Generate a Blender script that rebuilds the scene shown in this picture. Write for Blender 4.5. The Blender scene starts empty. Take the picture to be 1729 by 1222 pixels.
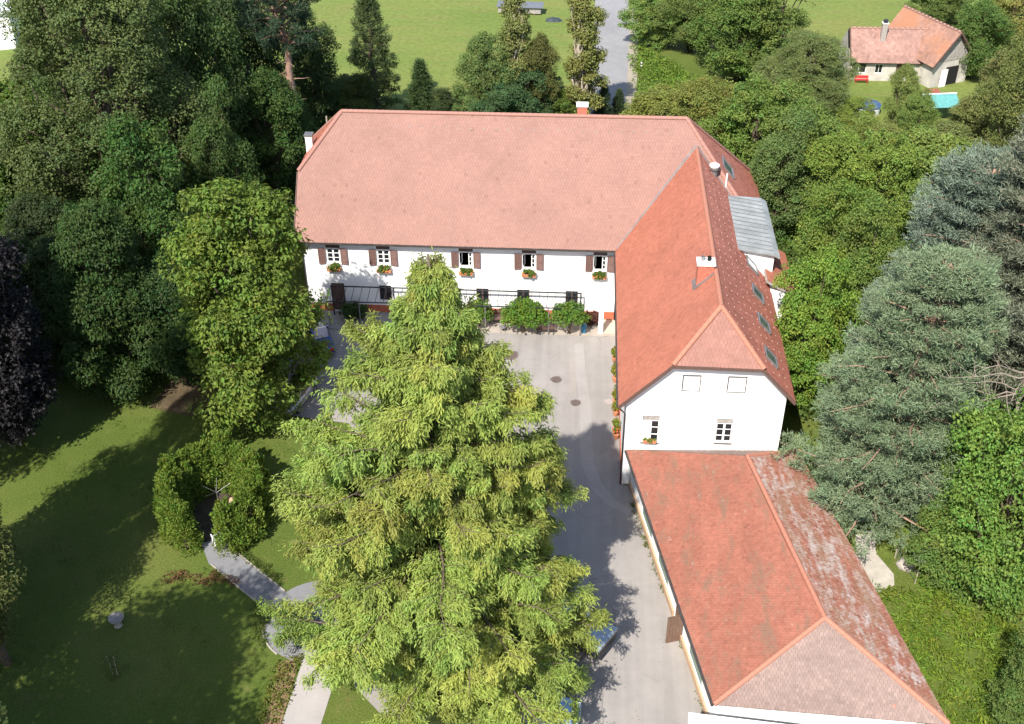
import bpy, bmesh, math, random
import numpy as np
from mathutils import Vector, Matrix

S = bpy.context.scene
COL = S.collection
R_ = math.radians

# ------------------------------------------------------------------ camera
CAM_P = np.array([-2.920, -77.218, 51.622])
FWD = np.array([-0.05440669, 0.80925441, -0.58493351])
RGT = np.array([0.99796277, 0.06361744, -0.00480936])
UPV = np.array([-0.03331998, 0.58400352, 0.81106699])
cam_d = bpy.data.cameras.new('camera'); cam = bpy.data.objects.new('camera', cam_d); COL.objects.link(cam)
cam.matrix_world = Matrix(((RGT[0], UPV[0], -FWD[0], CAM_P[0]), (RGT[1], UPV[1], -FWD[1], CAM_P[1]),
                           (RGT[2], UPV[2], -FWD[2], CAM_P[2]), (0, 0, 0, 1)))
cam_d.sensor_width = 36.0
cam_d.lens = 36.0 * 1928.0 / 1729.0
cam_d.clip_start = 0.5; cam_d.clip_end = 2000
S.camera = cam

# ------------------------------------------------------------------ sky, sun, exposure
SUN_EL, SUN_AZ = 49.0, 22.0          # shadows fall 22 degrees right of the y axis, away from the camera
w = bpy.data.worlds.new('World'); S.world = w; w.use_nodes = True
nt = w.node_tree; bg = nt.nodes['Background']
sky = nt.nodes.new('ShaderNodeTexSky'); sky.sky_type = 'NISHITA'; sky.sun_disc = False
sky.sun_elevation = R_(SUN_EL); sky.sun_rotation = R_(180 + SUN_AZ)
nt.links.new(sky.outputs[0], bg.inputs[0]); bg.inputs[1].default_value = 0.13
sd = bpy.data.lights.new('sun', 'SUN'); sun = bpy.data.objects.new('sun', sd); COL.objects.link(sun)
sd.energy = 4.6; sd.angle = R_(0.53); sd.color = (1.0, 0.945, 0.86)
_dirs = Vector((math.sin(R_(SUN_AZ)) * math.cos(R_(SUN_EL)), math.cos(R_(SUN_AZ)) * math.cos(R_(SUN_EL)), -math.sin(R_(SUN_EL))))
sun.rotation_euler = _dirs.to_track_quat('-Z', 'Y').to_euler(); sun.location = (-30, -70, 80)
vs = S.view_settings; vs.view_transform = 'Standard'; vs.look = 'None'; vs.gamma = 1.0; vs.use_curve_mapping = False
vs.exposure = 1.0
S.cycles.max_bounces = 6; S.cycles.diffuse_bounces = 3; S.cycles.transparent_max_bounces = 8
S.cycles.sample_clamp_indirect = 6.0

# ------------------------------------------------------------------ helpers: objects and meshes
def tag(o, label, cat, group=None):
    o['label'] = label; o['category'] = cat
    if group: o['group'] = group
    return o
def thing(name, label, cat, loc=(0, 0, 0), rz=0.0, group=None):
    o = bpy.data.objects.new(name, None); COL.objects.link(o)
    o.empty_display_size = 0.3; o.location = loc; o.rotation_euler = (0, 0, rz)
    return tag(o, label, cat, group)
def link(name, me, parent=None, loc=None, rot=None, scale=None):
    o = bpy.data.objects.new(name, me); COL.objects.link(o)
    if parent is not None: o.parent = parent
    if loc is not None: o.location = loc
    if rot is not None: o.rotation_euler = rot
    if scale is not None: o.scale = scale
    return o
def struct(o): o['kind'] = 'structure'; return o
def stuff(o): o['kind'] = 'stuff'; return o
def copy_tree(o, parent=None):
    c = o.copy(); COL.objects.link(c); c.parent = parent
    for ch in list(o.children): copy_tree(ch, c)
    return c

class MB:
    """collects simple solids into one mesh"""
    def __init__(s): s.v = []; s.f = []; s.mi = []
    def add(s, vs, fs, m=0):
        n = len(s.v); s.v += [tuple(p) for p in vs]; s.f += [tuple(i + n for i in f) for f in fs]; s.mi += [m] * len(fs)
        return s
    def box(s, a, b, m=0):
        x0, y0, z0 = a; x1, y1, z1 = b
        return s.add([(x0,y0,z0),(x1,y0,z0),(x1,y1,z0),(x0,y1,z0),(x0,y0,z1),(x1,y0,z1),(x1,y1,z1),(x0,y1,z1)],
                     [(0,3,2,1),(4,5,6,7),(0,1,5,4),(1,2,6,5),(2,3,7,6),(3,0,4,7)], m)
    def bar(s, p, q, w=.05, h=None, m=0):
        """square bar from p to q"""
        p = Vector(p); q = Vector(q); d = (q - p).normalized(); h = h or w
        u = d.cross(Vector((0, 0, 1)))
        if u.length < 1e-3: u = Vector((1, 0, 0))
        u.normalize(); n = u.cross(d).normalized()
        c = [(-1,-1),(1,-1),(1,1),(-1,1)]
        vs = [p + u*(a*w/2) + n*(b*h/2) for a, b in c] + [q + u*(a*w/2) + n*(b*h/2) for a, b in c]
        return s.add(vs, [(0,1,2,3),(7,6,5,4),(0,4,5,1),(1,5,6,2),(2,6,7,3),(3,7,4,0)], m)
    def tube(s, pts, rad, n=7, m=0, cap=True):
        pts = [Vector(p) for p in pts]; rings = []; vs = []
        for i, p in enumerate(pts):
            d = (pts[min(i+1, len(pts)-1)] - pts[max(i-1, 0)]).normalized()
            u = d.cross(Vector((0.13, 0.21, 1)));
            if u.length < 1e-3: u = Vector((1, 0, 0))
            u.normalize(); v = d.cross(u)
            r = rad[i] if hasattr(rad, '__len__') else rad
            for k in range(n):
                a = 2*math.pi*k/n; vs.append(p + u*(r*math.cos(a)) + v*(r*math.sin(a)))
        fs = []
        for i in range(len(pts)-1):
            for k in range(n):
                fs.append((i*n+k, i*n+(k+1) % n, (i+1)*n+(k+1) % n, (i+1)*n+k))
        if cap: fs.append(tuple(range(n-1, -1, -1))); fs.append(tuple((len(pts)-1)*n+k for k in range(n)))
        return s.add(vs, fs, m)
    def lathe(s, prof, c=(0,0,0), n=16, m=0):
        vs = []; fs = []
        for r, z in prof:
            for k in range(n):
                a = 2*math.pi*k/n; vs.append((c[0]+r*math.cos(a), c[1]+r*math.sin(a), c[2]+z))
        for i in range(len(prof)-1):
            for k in range(n): fs.append((i*n+k, i*n+(k+1) % n, (i+1)*n+(k+1) % n, (i+1)*n+k))
        fs.append(tuple(range(n-1, -1, -1))); fs.append(tuple((len(prof)-1)*n+k for k in range(n)))
        return s.add(vs, fs, m)
    def prism(s, poly, z0, z1, m=0):
        n = len(poly); vs = [(x, y, z0) for x, y in poly] + [(x, y, z1) for x, y in poly]
        return s.add(vs, [tuple(range(n-1, -1, -1)), tuple(range(n, 2*n))] + [(i, (i+1) % n, n+(i+1) % n, n+i) for i in range(n)], m)
    def slab(s, poly, t, m=0):
        """3d polygon extruded downwards along its normal by t"""
        P = [Vector(p) for p in poly]; n = len(P); nn = (P[1]-P[0]).cross(P[2]-P[0]).normalized()
        if nn.z < 0: P = P[::-1]; nn = -nn
        vs = P + [p - nn*t for p in P]
        return s.add(vs, [tuple(range(n)), tuple(range(2*n-1, n-1, -1))] + [((i+1) % n, i, n+i, n+(i+1) % n) for i in range(n)], m)
    def mesh(s, name, mats, smooth=False, bevel=0.0):
        me = bpy.data.meshes.new(name); me.from_pydata(s.v, [], s.f)
        for mt in (mats if isinstance(mats, (list, tuple)) else [mats]): me.materials.append(mt)
        me.polygons.foreach_set('material_index', s.mi)
        if bevel > 0:
            bm = bmesh.new(); bm.from_mesh(me); bmesh.ops.remove_doubles(bm, verts=bm.verts, dist=1e-5)
            bmesh.ops.bevel(bm, geom=list(bm.edges), offset=bevel, segments=1, affect='EDGES', clamp_overlap=True)
            bm.to_mesh(me); bm.free()
        if smooth: me.polygons.foreach_set('use_smooth', [True]*len(me.polygons))
        me.update(); return me
    def obj(s, name, mats, parent=None, smooth=False, bevel=0.0, **k): return link(name, s.mesh(name, mats, smooth, bevel), parent, **k)

def np_mesh(name, V, Q, mat, attrs=None, smooth=False):
    """V (n,3), Q (m,4) or (m,3); attrs: per-face float attributes"""
    me = bpy.data.meshes.new(name); k = Q.shape[1]; m = len(Q)
    me.vertices.add(len(V)); me.vertices.foreach_set('co', np.asarray(V, np.float32).ravel())
    me.loops.add(m*k); me.loops.foreach_set('vertex_index', np.asarray(Q, np.int32).ravel())
    me.polygons.add(m); me.polygons.foreach_set('loop_start', np.arange(0, m*k, k, dtype=np.int32))
    try: me.polygons.foreach_set('loop_total', np.full(m, k, np.int32))
    except Exception: pass
    me.materials.append(mat)
    me.update(calc_edges=True)
    me.polygons.foreach_set('use_smooth', np.full(m, bool(smooth)))
    for an, arr in (attrs or {}).items():
        a = me.attributes.new(an, 'FLOAT', 'FACE'); a.data.foreach_set('value', np.asarray(arr, np.float32))
    return me

# ------------------------------------------------------------------ helpers: materials
def nodes(name):
    m = bpy.data.materials.new(name); m.use_nodes = True; t = m.node_tree; t.nodes.clear()
    out = t.nodes.new('ShaderNodeOutputMaterial'); b = t.nodes.new('ShaderNodeBsdfPrincipled')
    t.links.new(b.outputs[0], out.inputs[0]); return m, t, b, out
def noise(t, scale, detail=4, rough=.6, coord='Object', vec=None):
    n = t.nodes.new('ShaderNodeTexNoise'); n.inputs['Scale'].default_value = scale
    n.inputs['Detail'].default_value = detail; n.inputs['Roughness'].default_value = rough
    if vec is None:
        tc = t.nodes.new('ShaderNodeTexCoord'); vec = tc.outputs[coord]
    t.links.new(vec, n.inputs['Vector']); return n
def ramp(t, src, stops):
    r = t.nodes.new('ShaderNodeValToRGB'); e = r.color_ramp.elements
    while len(e) < len(stops): e.new(.5)
    for i, (p, c) in enumerate(stops): e[i].position = p; e[i].color = (*c, 1) if len(c) == 3 else c
    t.links.new(src, r.inputs[0]); return r
def mixc(t, fac, a, b, mode='MIX'):
    m = t.nodes.new('ShaderNodeMix'); m.data_type = 'RGBA'; m.blend_type = mode
    if isinstance(fac, float): m.inputs[0].default_value = fac
    else: t.links.new(fac, m.inputs[0])
    for sk, x in ((6, a), (7, b)):
        if isinstance(x, tuple): m.inputs[sk].default_value = (*x, 1)
        else: t.links.new(x, m.inputs[sk])
    return m.outputs[2]
def bump(t, b, h, strength=.3, dist=.02):
    n = t.nodes.new('ShaderNodeBump'); n.inputs['Strength'].default_value = strength; n.inputs['Distance'].default_value = dist
    t.links.new(h, n.inputs['Height']); t.links.new(n.outputs[0], b.inputs['Normal'])
def plain(name, c, rough=.7, metal=0.0, var=.18, scale=3.0, bmp=.0, spec=.3):
    """one colour with soft mottling"""
    m, t, b, o = nodes(name); n = noise(t, scale, 5)
    d = tuple(x*(1-var) for x in c); l = tuple(min(1, x*(1+var)) for x in c)
    r = ramp(t, n.outputs[0], [(.3, d), (.7, l)]); t.links.new(r.outputs[0], b.inputs['Base Color'])
    b.inputs['Roughness'].default_value = rough; b.inputs['Metallic'].default_value = metal
    b.inputs['Specular IOR Level'].default_value = spec
    if bmp: n2 = noise(t, scale*8, 3); bump(t, b, n2.outputs[0], bmp, .01)
    return m
def leafmat(name, trans=.38, rough=.55, vary=.42):
    """leaf colour = object colour, varied leaf by leaf"""
    m, t, b, o = nodes(name)
    oi = t.nodes.new('ShaderNodeObjectInfo'); at = t.nodes.new('ShaderNodeAttribute'); at.attribute_name = 'tint'
    mr = t.nodes.new('ShaderNodeMapRange'); mr.inputs[1].default_value = 0; mr.inputs[2].default_value = 1
    mr.inputs[3].default_value = 1-vary; mr.inputs[4].default_value = 1+vary; t.links.new(at.outputs['Fac'], mr.inputs[0])
    c = mixc(t, 1.0, oi.outputs['Color'], mr.outputs[0], 'MULTIPLY')
    hs = t.nodes.new('ShaderNodeHueSaturation'); t.links.new(c, hs.inputs['Color'])
    at2 = t.nodes.new('ShaderNodeAttribute'); at2.attribute_name = 'hue'
    mr2 = t.nodes.new('ShaderNodeMapRange'); mr2.inputs[3].default_value = .462; mr2.inputs[4].default_value = .528
    t.links.new(at2.outputs['Fac'], mr2.inputs[0]); t.links.new(mr2.outputs[0], hs.inputs['Hue'])
    t.links.new(hs.outputs[0], b.inputs['Base Color']); b.inputs['Roughness'].default_value = rough
    b.inputs['Specular IOR Level'].default_value = .25
    tr = t.nodes.new('ShaderNodeBsdfTranslucent')
    c2 = mixc(t, 1.0, hs.outputs[0], (1.25, 1.2, .6), 'MULTIPLY'); t.links.new(c2, tr.inputs[0])
    mx = t.nodes.new('ShaderNodeMixShader'); mx.inputs[0].default_value = trans
    t.links.new(b.outputs[0], mx.inputs[1]); t.links.new(tr.outputs[0], mx.inputs[2]); t.links.new(mx.outputs[0], o.inputs[0])
    return m
def tilemat(name, base, var=.25, moss=None, lichen=None, fade=None, streak=.12, stretch=(1, 1, 1), odd=None):
    m, t, b, o = nodes(name)
    at = t.nodes.new('ShaderNodeAttribute'); at.attribute_name = 'tint'
    tc = t.nodes.new('ShaderNodeTexCoord'); mp = t.nodes.new('ShaderNodeMapping'); mp.inputs['Scale'].default_value = stretch
    t.links.new(tc.outputs['Object'], mp.inputs[0]); P = mp.outputs[0]
    d = tuple(x*(1-var) for x in base); l = tuple(min(1, x*(1+var)) for x in base)
    c = ramp(t, at.outputs['Fac'], [(0, d), (.5, base), (1, l)]).outputs[0]
    if odd: c = mixc(t, ramp(t, at.outputs['Fac'], [(.02, (1,1,1)), (.03, (0,0,0))]).outputs[0], c, odd)
    n = noise(t, .35, 5, .65, vec=P); big = ramp(t, n.outputs[0], [(.35, (1-streak,)*3), (.65, (1+streak,)*3)])
    c = mixc(t, 1.0, c, big.outputs[0], 'MULTIPLY')
    n4 = noise(t, 6, 4, .7); c = mixc(t, 1.0, c, ramp(t, n4.outputs[0], [(.3, (.90,)*3), (.7, (1.08,)*3)]).outputs[0], 'MULTIPLY')
    if fade: c = mixc(t, ramp(t, noise(t, .22, 3).outputs[0], [(.42, (0,0,0)), (.6, (1,1,1))]).outputs[0], c, fade)
    def lay(c, spec, det, tile):
        mc, lo, hi, sc = spec; n2 = noise(t, sc, det, .72, vec=P); ad = t.nodes.new('ShaderNodeMath'); ad.operation = 'MULTIPLY_ADD'   # whole tiles take the growth or stay clean
        t.links.new(at.outputs['Fac'], ad.inputs[0]); ad.inputs[1].default_value = tile; t.links.new(n2.outputs[0], ad.inputs[2])
        return mixc(t, ramp(t, ad.outputs[0], [(lo+tile*.5, (0,0,0)), (hi+tile*.5, (1,1,1))]).outputs[0], c, mc)
    if moss: c = lay(c, moss, 6, .12)
    if lichen: c = lay(c, lichen, 8, .16)
    t.links.new(c, b.inputs['Base Color']); b.inputs['Roughness'].default_value = .75; b.inputs['Specular IOR Level'].default_value = .3
    bump(t, b, n4.outputs[0], .25, .008)
    return m
# ------------------------------------------------------------------ materials
M = {}
M['plaster'] = plain('white_plaster', (.74, .735, .725), .85, var=.04, scale=.8, bmp=.15)
M['plaster_old'] = plain('old_plaster', (.42, .39, .345), .9, var=.25, scale=.9, bmp=.3)
M['plinth'] = plain('red_plinth', (.40, .115, .06), .8, var=.25, scale=2.5, bmp=.2)
M['peach'] = plain('peach_render', (.42, .285, .185), .85, var=.12, scale=1.2, bmp=.2)
M['tile_main'] = tilemat('faded_clay_tile', (.252, .136, .108), .06, streak=.07, odd=(.215, .112, .088))
M['tile_wing'] = tilemat('red_clay_tile', (.345, .124, .079), .08, streak=.07, odd=(.30, .10, .06))
M['tile_hip'] = tilemat('pink_clay_tile', (.248, .120, .094), .10, streak=.09)
M['tile_east'] = tilemat('weathered_red_tile', (.38, .137, .095), .14, streak=.12, lichen=((.40, .25, .19), .66, .76, 6.0))
M['tile_garage_w'] = tilemat('mossy_red_tile', (.275, .103, .068), .16, moss=((.190, .106, .070), .49, .66, .9), lichen=((.36, .26, .22), .66, .76, 2.6), stretch=(1.5, .45, 1))
M['tile_garage_e'] = tilemat('lichen_tile', (.285, .115, .076), .24, moss=((.265, .150, .098), .44, .60, .6), lichen=((.39, .325, .295), .46, .66, 1.0), stretch=(1.5, .55, 1))
M['tile_garage_s'] = tilemat('grey_pink_tile', (.222, .156, .132), .15, moss=((.30, .115, .07), .68, .74, .8), lichen=((.12, .08, .06), .70, .76, 2.2), stretch=(.6, 1.4, 1))
M['tile_farm'] = tilemat('old_farm_tile', (.27, .155, .125), .24, streak=.18)
M['tile_farm2'] = tilemat('old_barn_tile', (.28, .155, .115), .24, fade=(.32, .15, .085), streak=.18)
M['ridge'] = plain('ridge_clay', (.30, .15, .118), .75, var=.12, scale=5, bmp=.2)
M['ridge_w'] = plain('ridge_clay_red', (.35, .15, .10), .75, var=.12, scale=5, bmp=.2)
M['ridge_f'] = plain('ridge_clay_old', (.27, .155, .125), .8, var=.2, scale=5, bmp=.2)
M['zinc'] = plain('grey_zinc', (.24, .24, .24), .5, .6, var=.2, scale=2)
M['valley'] = plain('dull_valley_metal', (.20, .165, .155), .6, .3, var=.2, scale=2)
M['gutter'] = plain('dark_gutter', (.075, .065, .06), .5, .4, var=.2)
M['brick'] = plain('chimney_brick', (.40, .13, .085), .85, var=.3, scale=9, bmp=.3)
M['capstone_dull'] = plain('pale_hook', (.46, .30, .25), .8)
M['capstone'] = plain('pale_cap', (.72, .70, .66), .8, var=.12, scale=3)
M['wood_dark'] = plain('dark_brown_wood', (.105, .062, .050), .65, var=.25, scale=8)
M['shutter'] = plain('brown_shutter', (.150, .085, .072), .65, var=.25, scale=8)
M['frame_white'] = plain('white_frame', (.78, .77, .74), .5, var=.05)
M['dark_in'] = plain('dark_interior', (.012, .011, .010), .9, var=.2)
def glassmat(name, c, rough=.06):
    m, t, b, o = nodes(name); b.inputs['Base Color'].default_value = (*c, 1); b.inputs['Roughness'].default_value = rough
    b.inputs['Specular IOR Level'].default_value = .6; return m
M['glass'] = glassmat('dark_glass', (.015, .018, .022)); M['glass_green'] = glassmat('skylight_glass', (.07, .10, .095), .12)
M['car_glass'] = glassmat('car_glass', (.012, .014, .016), .04)
M['steel_dark'] = plain('dark_painted_steel', (.035, .038, .042), .5, .3, var=.15)
M['steel_grey'] = plain('grey_steel', (.30, .30, .30), .45, .7, var=.15)
M['concrete'] = plain('pale_concrete', (.36, .33, .285), .9, var=.16, scale=1.6, bmp=.3)
M['stone'] = plain('grey_stone', (.30, .27, .24), .9, var=.25, scale=5, bmp=.4)
M['bark'] = plain('grey_brown_bark', (.105, .078, .058), .9, var=.4, scale=4, bmp=.6)
M['bark_pine'] = plain('reddish_pine_bark', (.27, .17, .125), .9, var=.4, scale=2.5, bmp=.6)
M['bark_pale'] = plain('pale_dry_bark', (.36, .30, .24), .9, var=.25, scale=5, bmp=.4)
M['leaf'] = leafmat('leaf'); M['needle'] = leafmat('needle', .12, .6, .45); M['feather'] = leafmat('feathery_leaf', .38, .5, .40)
M['red_flower'] = plain('geranium_red', (.62, .10, .045), .6, var=.4, scale=20)
M['flower_mix'] = plain('orange_blossom', (.65, .26, .06), .6, var=.45, scale=25)
M['terracotta'] = plain('terracotta', (.42, .17, .085), .8, var=.15)
M['rubber'] = plain('tyre_rubber', (.018, .018, .018), .8, var=.1)
M['rim'] = plain('alloy_rim', (.45, .45, .46), .35, .8, var=.05)
M['plate'] = plain('plate_white', (.75, .75, .73), .5, var=.02)
M['lamp_red'] = plain('tail_lamp_red', (.35, .02, .02), .25, var=.05); M['lamp_clear'] = plain('head_lamp_clear', (.65, .67, .70), .15, var=.03)
M['boards'] = plain('weathered_boards', (.30, .275, .25), .85, var=.3, scale=4, bmp=.3)
M['green_door'] = plain('grey_green_paint', (.17, .235, .20), .6, var=.15)
M['brown_door'] = plain('brown_door_wood', (.145, .088, .062), .7, var=.25, scale=7)
M['gravel'] = plain('roof_gravel', (.25, .20, .17), .95, var=.45, scale=22, bmp=.8)
M['white_sheet'] = plain('white_coated_metal', (.78, .79, .82), .45, var=.04)
M['gold'] = plain('dry_soil', (.20, .13, .08), .95, var=.3, scale=2, bmp=.4)
def paint(name, c, metal=.25, rough=.22):
    m, t, b, o = nodes(name); n = noise(t, 6, 2)
    r = ramp(t, n.outputs[0], [(.3, tuple(x*.95 for x in c)), (.7, tuple(min(1, x*1.05) for x in c))]); t.links.new(r.outputs[0], b.inputs['Base Color'])
    b.inputs['Metallic'].default_value = metal; b.inputs['Roughness'].default_value = rough; b.inputs['Coat Weight'].default_value = .6; b.inputs['Coat Roughness'].default_value = .05
    return m

# ------------------------------------------------------------------ ground sheets
def smooth(a, b, x):
    t = np.clip((np.asarray(x, float) - a)/(b - a), 0, 1); return t*t*(3 - 2*t)
def bank(x, y):
    """the wooded bank east of the wing is reached by a few steps"""
    return 1.4*smooth(-25.2, -23.0, y)*smooth(12.6, 14.6, x)*(1 - smooth(8, 22, y))
def grass_material():
    m, t, b, o = nodes('lawn_and_meadow')
    tc = t.nodes.new('ShaderNodeTexCoord'); P = tc.outputs['Object']
    n1 = noise(t, .09, 5, .6, vec=P); n2 = noise(t, .9, 6, .7, vec=P); n3 = noise(t, 9, 4, .7, vec=P)
    c = ramp(t, n1.outputs[0], [(.32, (.060, .090, .015)), (.50, (.080, .112, .020)), (.68, (.110, .128, .030))]).outputs[0]
    c = mixc(t, ramp(t, n2.outputs[0], [(.56, (0,0,0)), (.74, (.55,.55,.55))]).outputs[0], c, (.155, .135, .052))
    c = mixc(t, 1.0, c, ramp(t, n3.outputs[0], [(.25, (.50,)*3), (.75, (1.42,)*3)]).outputs[0], 'MULTIPLY')
    n5 = noise(t, 3.2, 5, .75, vec=P); c = mixc(t, ramp(t, n5.outputs[0], [(.55, (0,0,0)), (.72, (.6,.6,.6))]).outputs[0], c, (.052, .092, .018))
    n6 = noise(t, .33, 6, .7, vec=P); c = mixc(t, ramp(t, n6.outputs[0], [(.60, (0,0,0)), (.74, (.65,.65,.65))]).outputs[0], c, (.135, .105, .045))
    t.links.new(c, b.inputs['Base Color']); b.inputs['Roughness'].default_value = .9; b.inputs['Specular IOR Level'].default_value = .15
    bump(t, b, n3.outputs[0], .9, .06); return m
M['grass'] = grass_material()
def ground_sheet():
    xs = np.unique(np.concatenate([np.linspace(-700, -90, 12), np.linspace(-90, 80, 86), np.linspace(80, 700, 12), np.linspace(12, 18, 13)]))
    ys = np.unique(np.concatenate([np.linspace(-600, -60, 10), np.linspace(-60, 100, 81), np.linspace(100, 1200, 14), np.linspace(-27, -21, 13)]))
    X, Y = np.meshgrid(xs, ys); rng = np.random.default_rng(3)
    Z = bank(X, Y)
    V = np.stack([X.ravel(), Y.ravel(), Z.ravel()], 1); nx = len(xs)
    i = np.arange(len(ys)-1)[:, None]*nx + np.arange(nx-1)[None]; i = i.ravel()
    Q = np.stack([i, i+1, i+nx+1, i+nx], 1)
    return struct(link('ground', np_mesh('ground', V, Q, M['grass'], smooth=True)))
ground_sheet()
def meadow_material():
    m, t, b, o = nodes('mown_meadow'); tc = t.nodes.new('ShaderNodeTexCoord'); P = tc.outputs['Object']
    mp = t.nodes.new('ShaderNodeMapping'); mp.inputs['Scale'].default_value = (.5, 1.6, 1); t.links.new(P, mp.inputs[0])
    n1 = noise(t, .05, 6, .65, vec=mp.outputs[0]); n2 = noise(t, .30, 7, .75, vec=mp.outputs[0]); n3 = noise(t, 1.6, 8, .78, vec=P)
    c = ramp(t, n1.outputs[0], [(.3, (.100, .148, .030)), (.5, (.132, .168, .040)), (.7, (.158, .172, .046))]).outputs[0]
    c = mixc(t, ramp(t, n2.outputs[0], [(.50, (0,0,0)), (.72, (.7,.7,.7))]).outputs[0], c, (.175, .150, .055))
    c = mixc(t, 1.0, c, ramp(t, n3.outputs[0], [(.25, (.62,)*3), (.75, (1.32,)*3)]).outputs[0], 'MULTIPLY')
    t.links.new(c, b.inputs['Base Color']); b.inputs['Roughness'].default_value = .9; b.inputs['Specular IOR Level'].default_value = .15
    bump(t, b, n3.outputs[0], .7, .06); return m
M['meadow'] = meadow_material()
def sheet(name, poly, z, mat, sub=None):
    mb = MB(); n = len(poly); mb.add([(x, y, z) for x, y in poly], [tuple(range(n))])
    return struct(mb.obj(name, mat))
def asphalt_material(name, c, patch, crack=.0):
    m, t, b, o = nodes(name); tc = t.nodes.new('ShaderNodeTexCoord'); P = tc.outputs['Object']
    n1 = noise(t, .12, 4, .55, vec=P); n2 = noise(t, .8, 6, .65, vec=P); n3 = noise(t, 30, 3, .7, vec=P); n4 = noise(t, .35, 7, .72, vec=P)
    col = ramp(t, n1.outputs[0], [(.35, tuple(x*.9 for x in c)), (.65, tuple(x*1.06 for x in c))]).outputs[0]
    col = mixc(t, ramp(t, n4.outputs[0], [(.56, (0,0,0)), (.68, (.6,.6,.6))]).outputs[0], col, patch)
    col = mixc(t, 1.0, col, ramp(t, n2.outputs[0], [(.3, (.9,)*3), (.7, (1.05,)*3)]).outputs[0], 'MULTIPLY')
    col = mixc(t, 1.0, col, ramp(t, n3.outputs[0], [(.25, (.86,)*3), (.75, (1.08,)*3)]).outputs[0], 'MULTIPLY')
    if crack:
        wv = noise(t, .9, 4, .6, vec=P); mp = mixc(t, .25, P, wv.outputs['Color'])
        vo = t.nodes.new('ShaderNodeTexVoronoi'); vo.feature = 'DISTANCE_TO_EDGE'; vo.inputs['Scale'].default_value = .34; t.links.new(mp, vo.inputs['Vector'])
        msk = ramp(t, noise(t, .18, 3, .5, vec=P).outputs[0], [(.46, (0,0,0)), (.6, (1,1,1))]).outputs[0]
        cr_ = mixc(t, 1.0, ramp(t, vo.outputs['Distance'], [(.0, (crack,)*3), (.010, (0,0,0))]).outputs[0], msk, 'MULTIPLY'); col = mixc(t, cr_, col, tuple(x*.55 for x in c))
        st = noise(t, .55, 8, .8, vec=P); col = mixc(t, ramp(t, st.outputs[0], [(.62, (0,0,0)), (.74, (.55,.55,.55))]).outputs[0], col, tuple(x*.72 for x in c))
        mp2 = t.nodes.new('ShaderNodeMapping'); mp2.inputs['Scale'].default_value = (1.6, .05, 1); mp2.inputs['Rotation'].default_value = (0, 0, -.18); t.links.new(P, mp2.inputs[0])
        tm_ = noise(t, 1.0, 3, .5, vec=mp2.outputs[0]); col = mixc(t, 1.0, col, ramp(t, tm_.outputs[0], [(.35, (.93,)*3), (.6, (1.03,)*3)]).outputs[0], 'MULTIPLY')
    t.links.new(col, b.inputs['Base Color']); b.inputs['Roughness'].default_value = .88; b.inputs['Specular IOR Level'].default_value = .25
    bump(t, b, n3.outputs[0], .3, .01); return m
M['asphalt'] = asphalt_material('old_pale_asphalt', (.268, .247, .230), (.272, .248, .222), .9)
M['asphalt_strip'] = asphalt_material('repair_strip_asphalt', (.298, .278, .262), (.28, .262, .246))
M['road'] = asphalt_material('road_asphalt', (.225, .222, .224), (.21, .207, .207))
M['path_grey'] = asphalt_material('grey_path_paving', (.19, .19, .20), (.165, .165, .17))
M['path_pale'] = asphalt_material('pale_path_concrete', (.33, .305, .29), (.30, .275, .255))
M['verge'] = asphalt_material('gravel_verge', (.28, .245, .19), (.215, .195, .13))
sheet('courtyard', [(-25.6, -13.0), (-24.6, .6), (.6, .6), (.6, -19.4), (1.1, -19.6), (5.3, -39.0), (6.5, -60), (-9, -60), (-9.5, -42), (-14.5, -37), (-16, -30), (-15, -22), (-19, -14)], .012, M['asphalt'])
# narrow repair strip in the asphalt, bending towards the garage
def ribbon(name, pts, wid, z, mat):
    mb = MB(); L = []; Rr = []
    for i, p in enumerate(pts):
        a = Vector(pts[max(0, i-1)]); b_ = Vector(pts[min(len(pts)-1, i+1)]); d = (b_-a).normalized(); n = Vector((-d.y, d.x))
        ww = wid[i] if hasattr(wid, '__len__') else wid
        L.append((p[0]+n.x*ww/2, p[1]+n.y*ww/2, z)); Rr.append((p[0]-n.x*ww/2, p[1]-n.y*ww/2, z))
    k = len(pts); mb.add(L+Rr, [(i, k+i, k+i+1, i+1) for i in range(k-1)])
    return struct(mb.obj(name, mat))
ribbon('repair_strip', [(-2.6, -3.0), (-2.4, -7), (-2.0, -11), (-1.9, -15), (-1.75, -17.5), (-1.2, -19.6), (-.2, -21.2), (1.0, -22.2)], [.7, .75, .85, .85, .85, .9, .8, .5], .018, M['asphalt_strip'])
ribbon('repair_strip', [(-3.05, -4.5), (-3.0, -7), (-2.9, -10)], .5, .017, asphalt_material('sandy_patch', (.285, .255, .23), (.27, .24, .21)))
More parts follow.
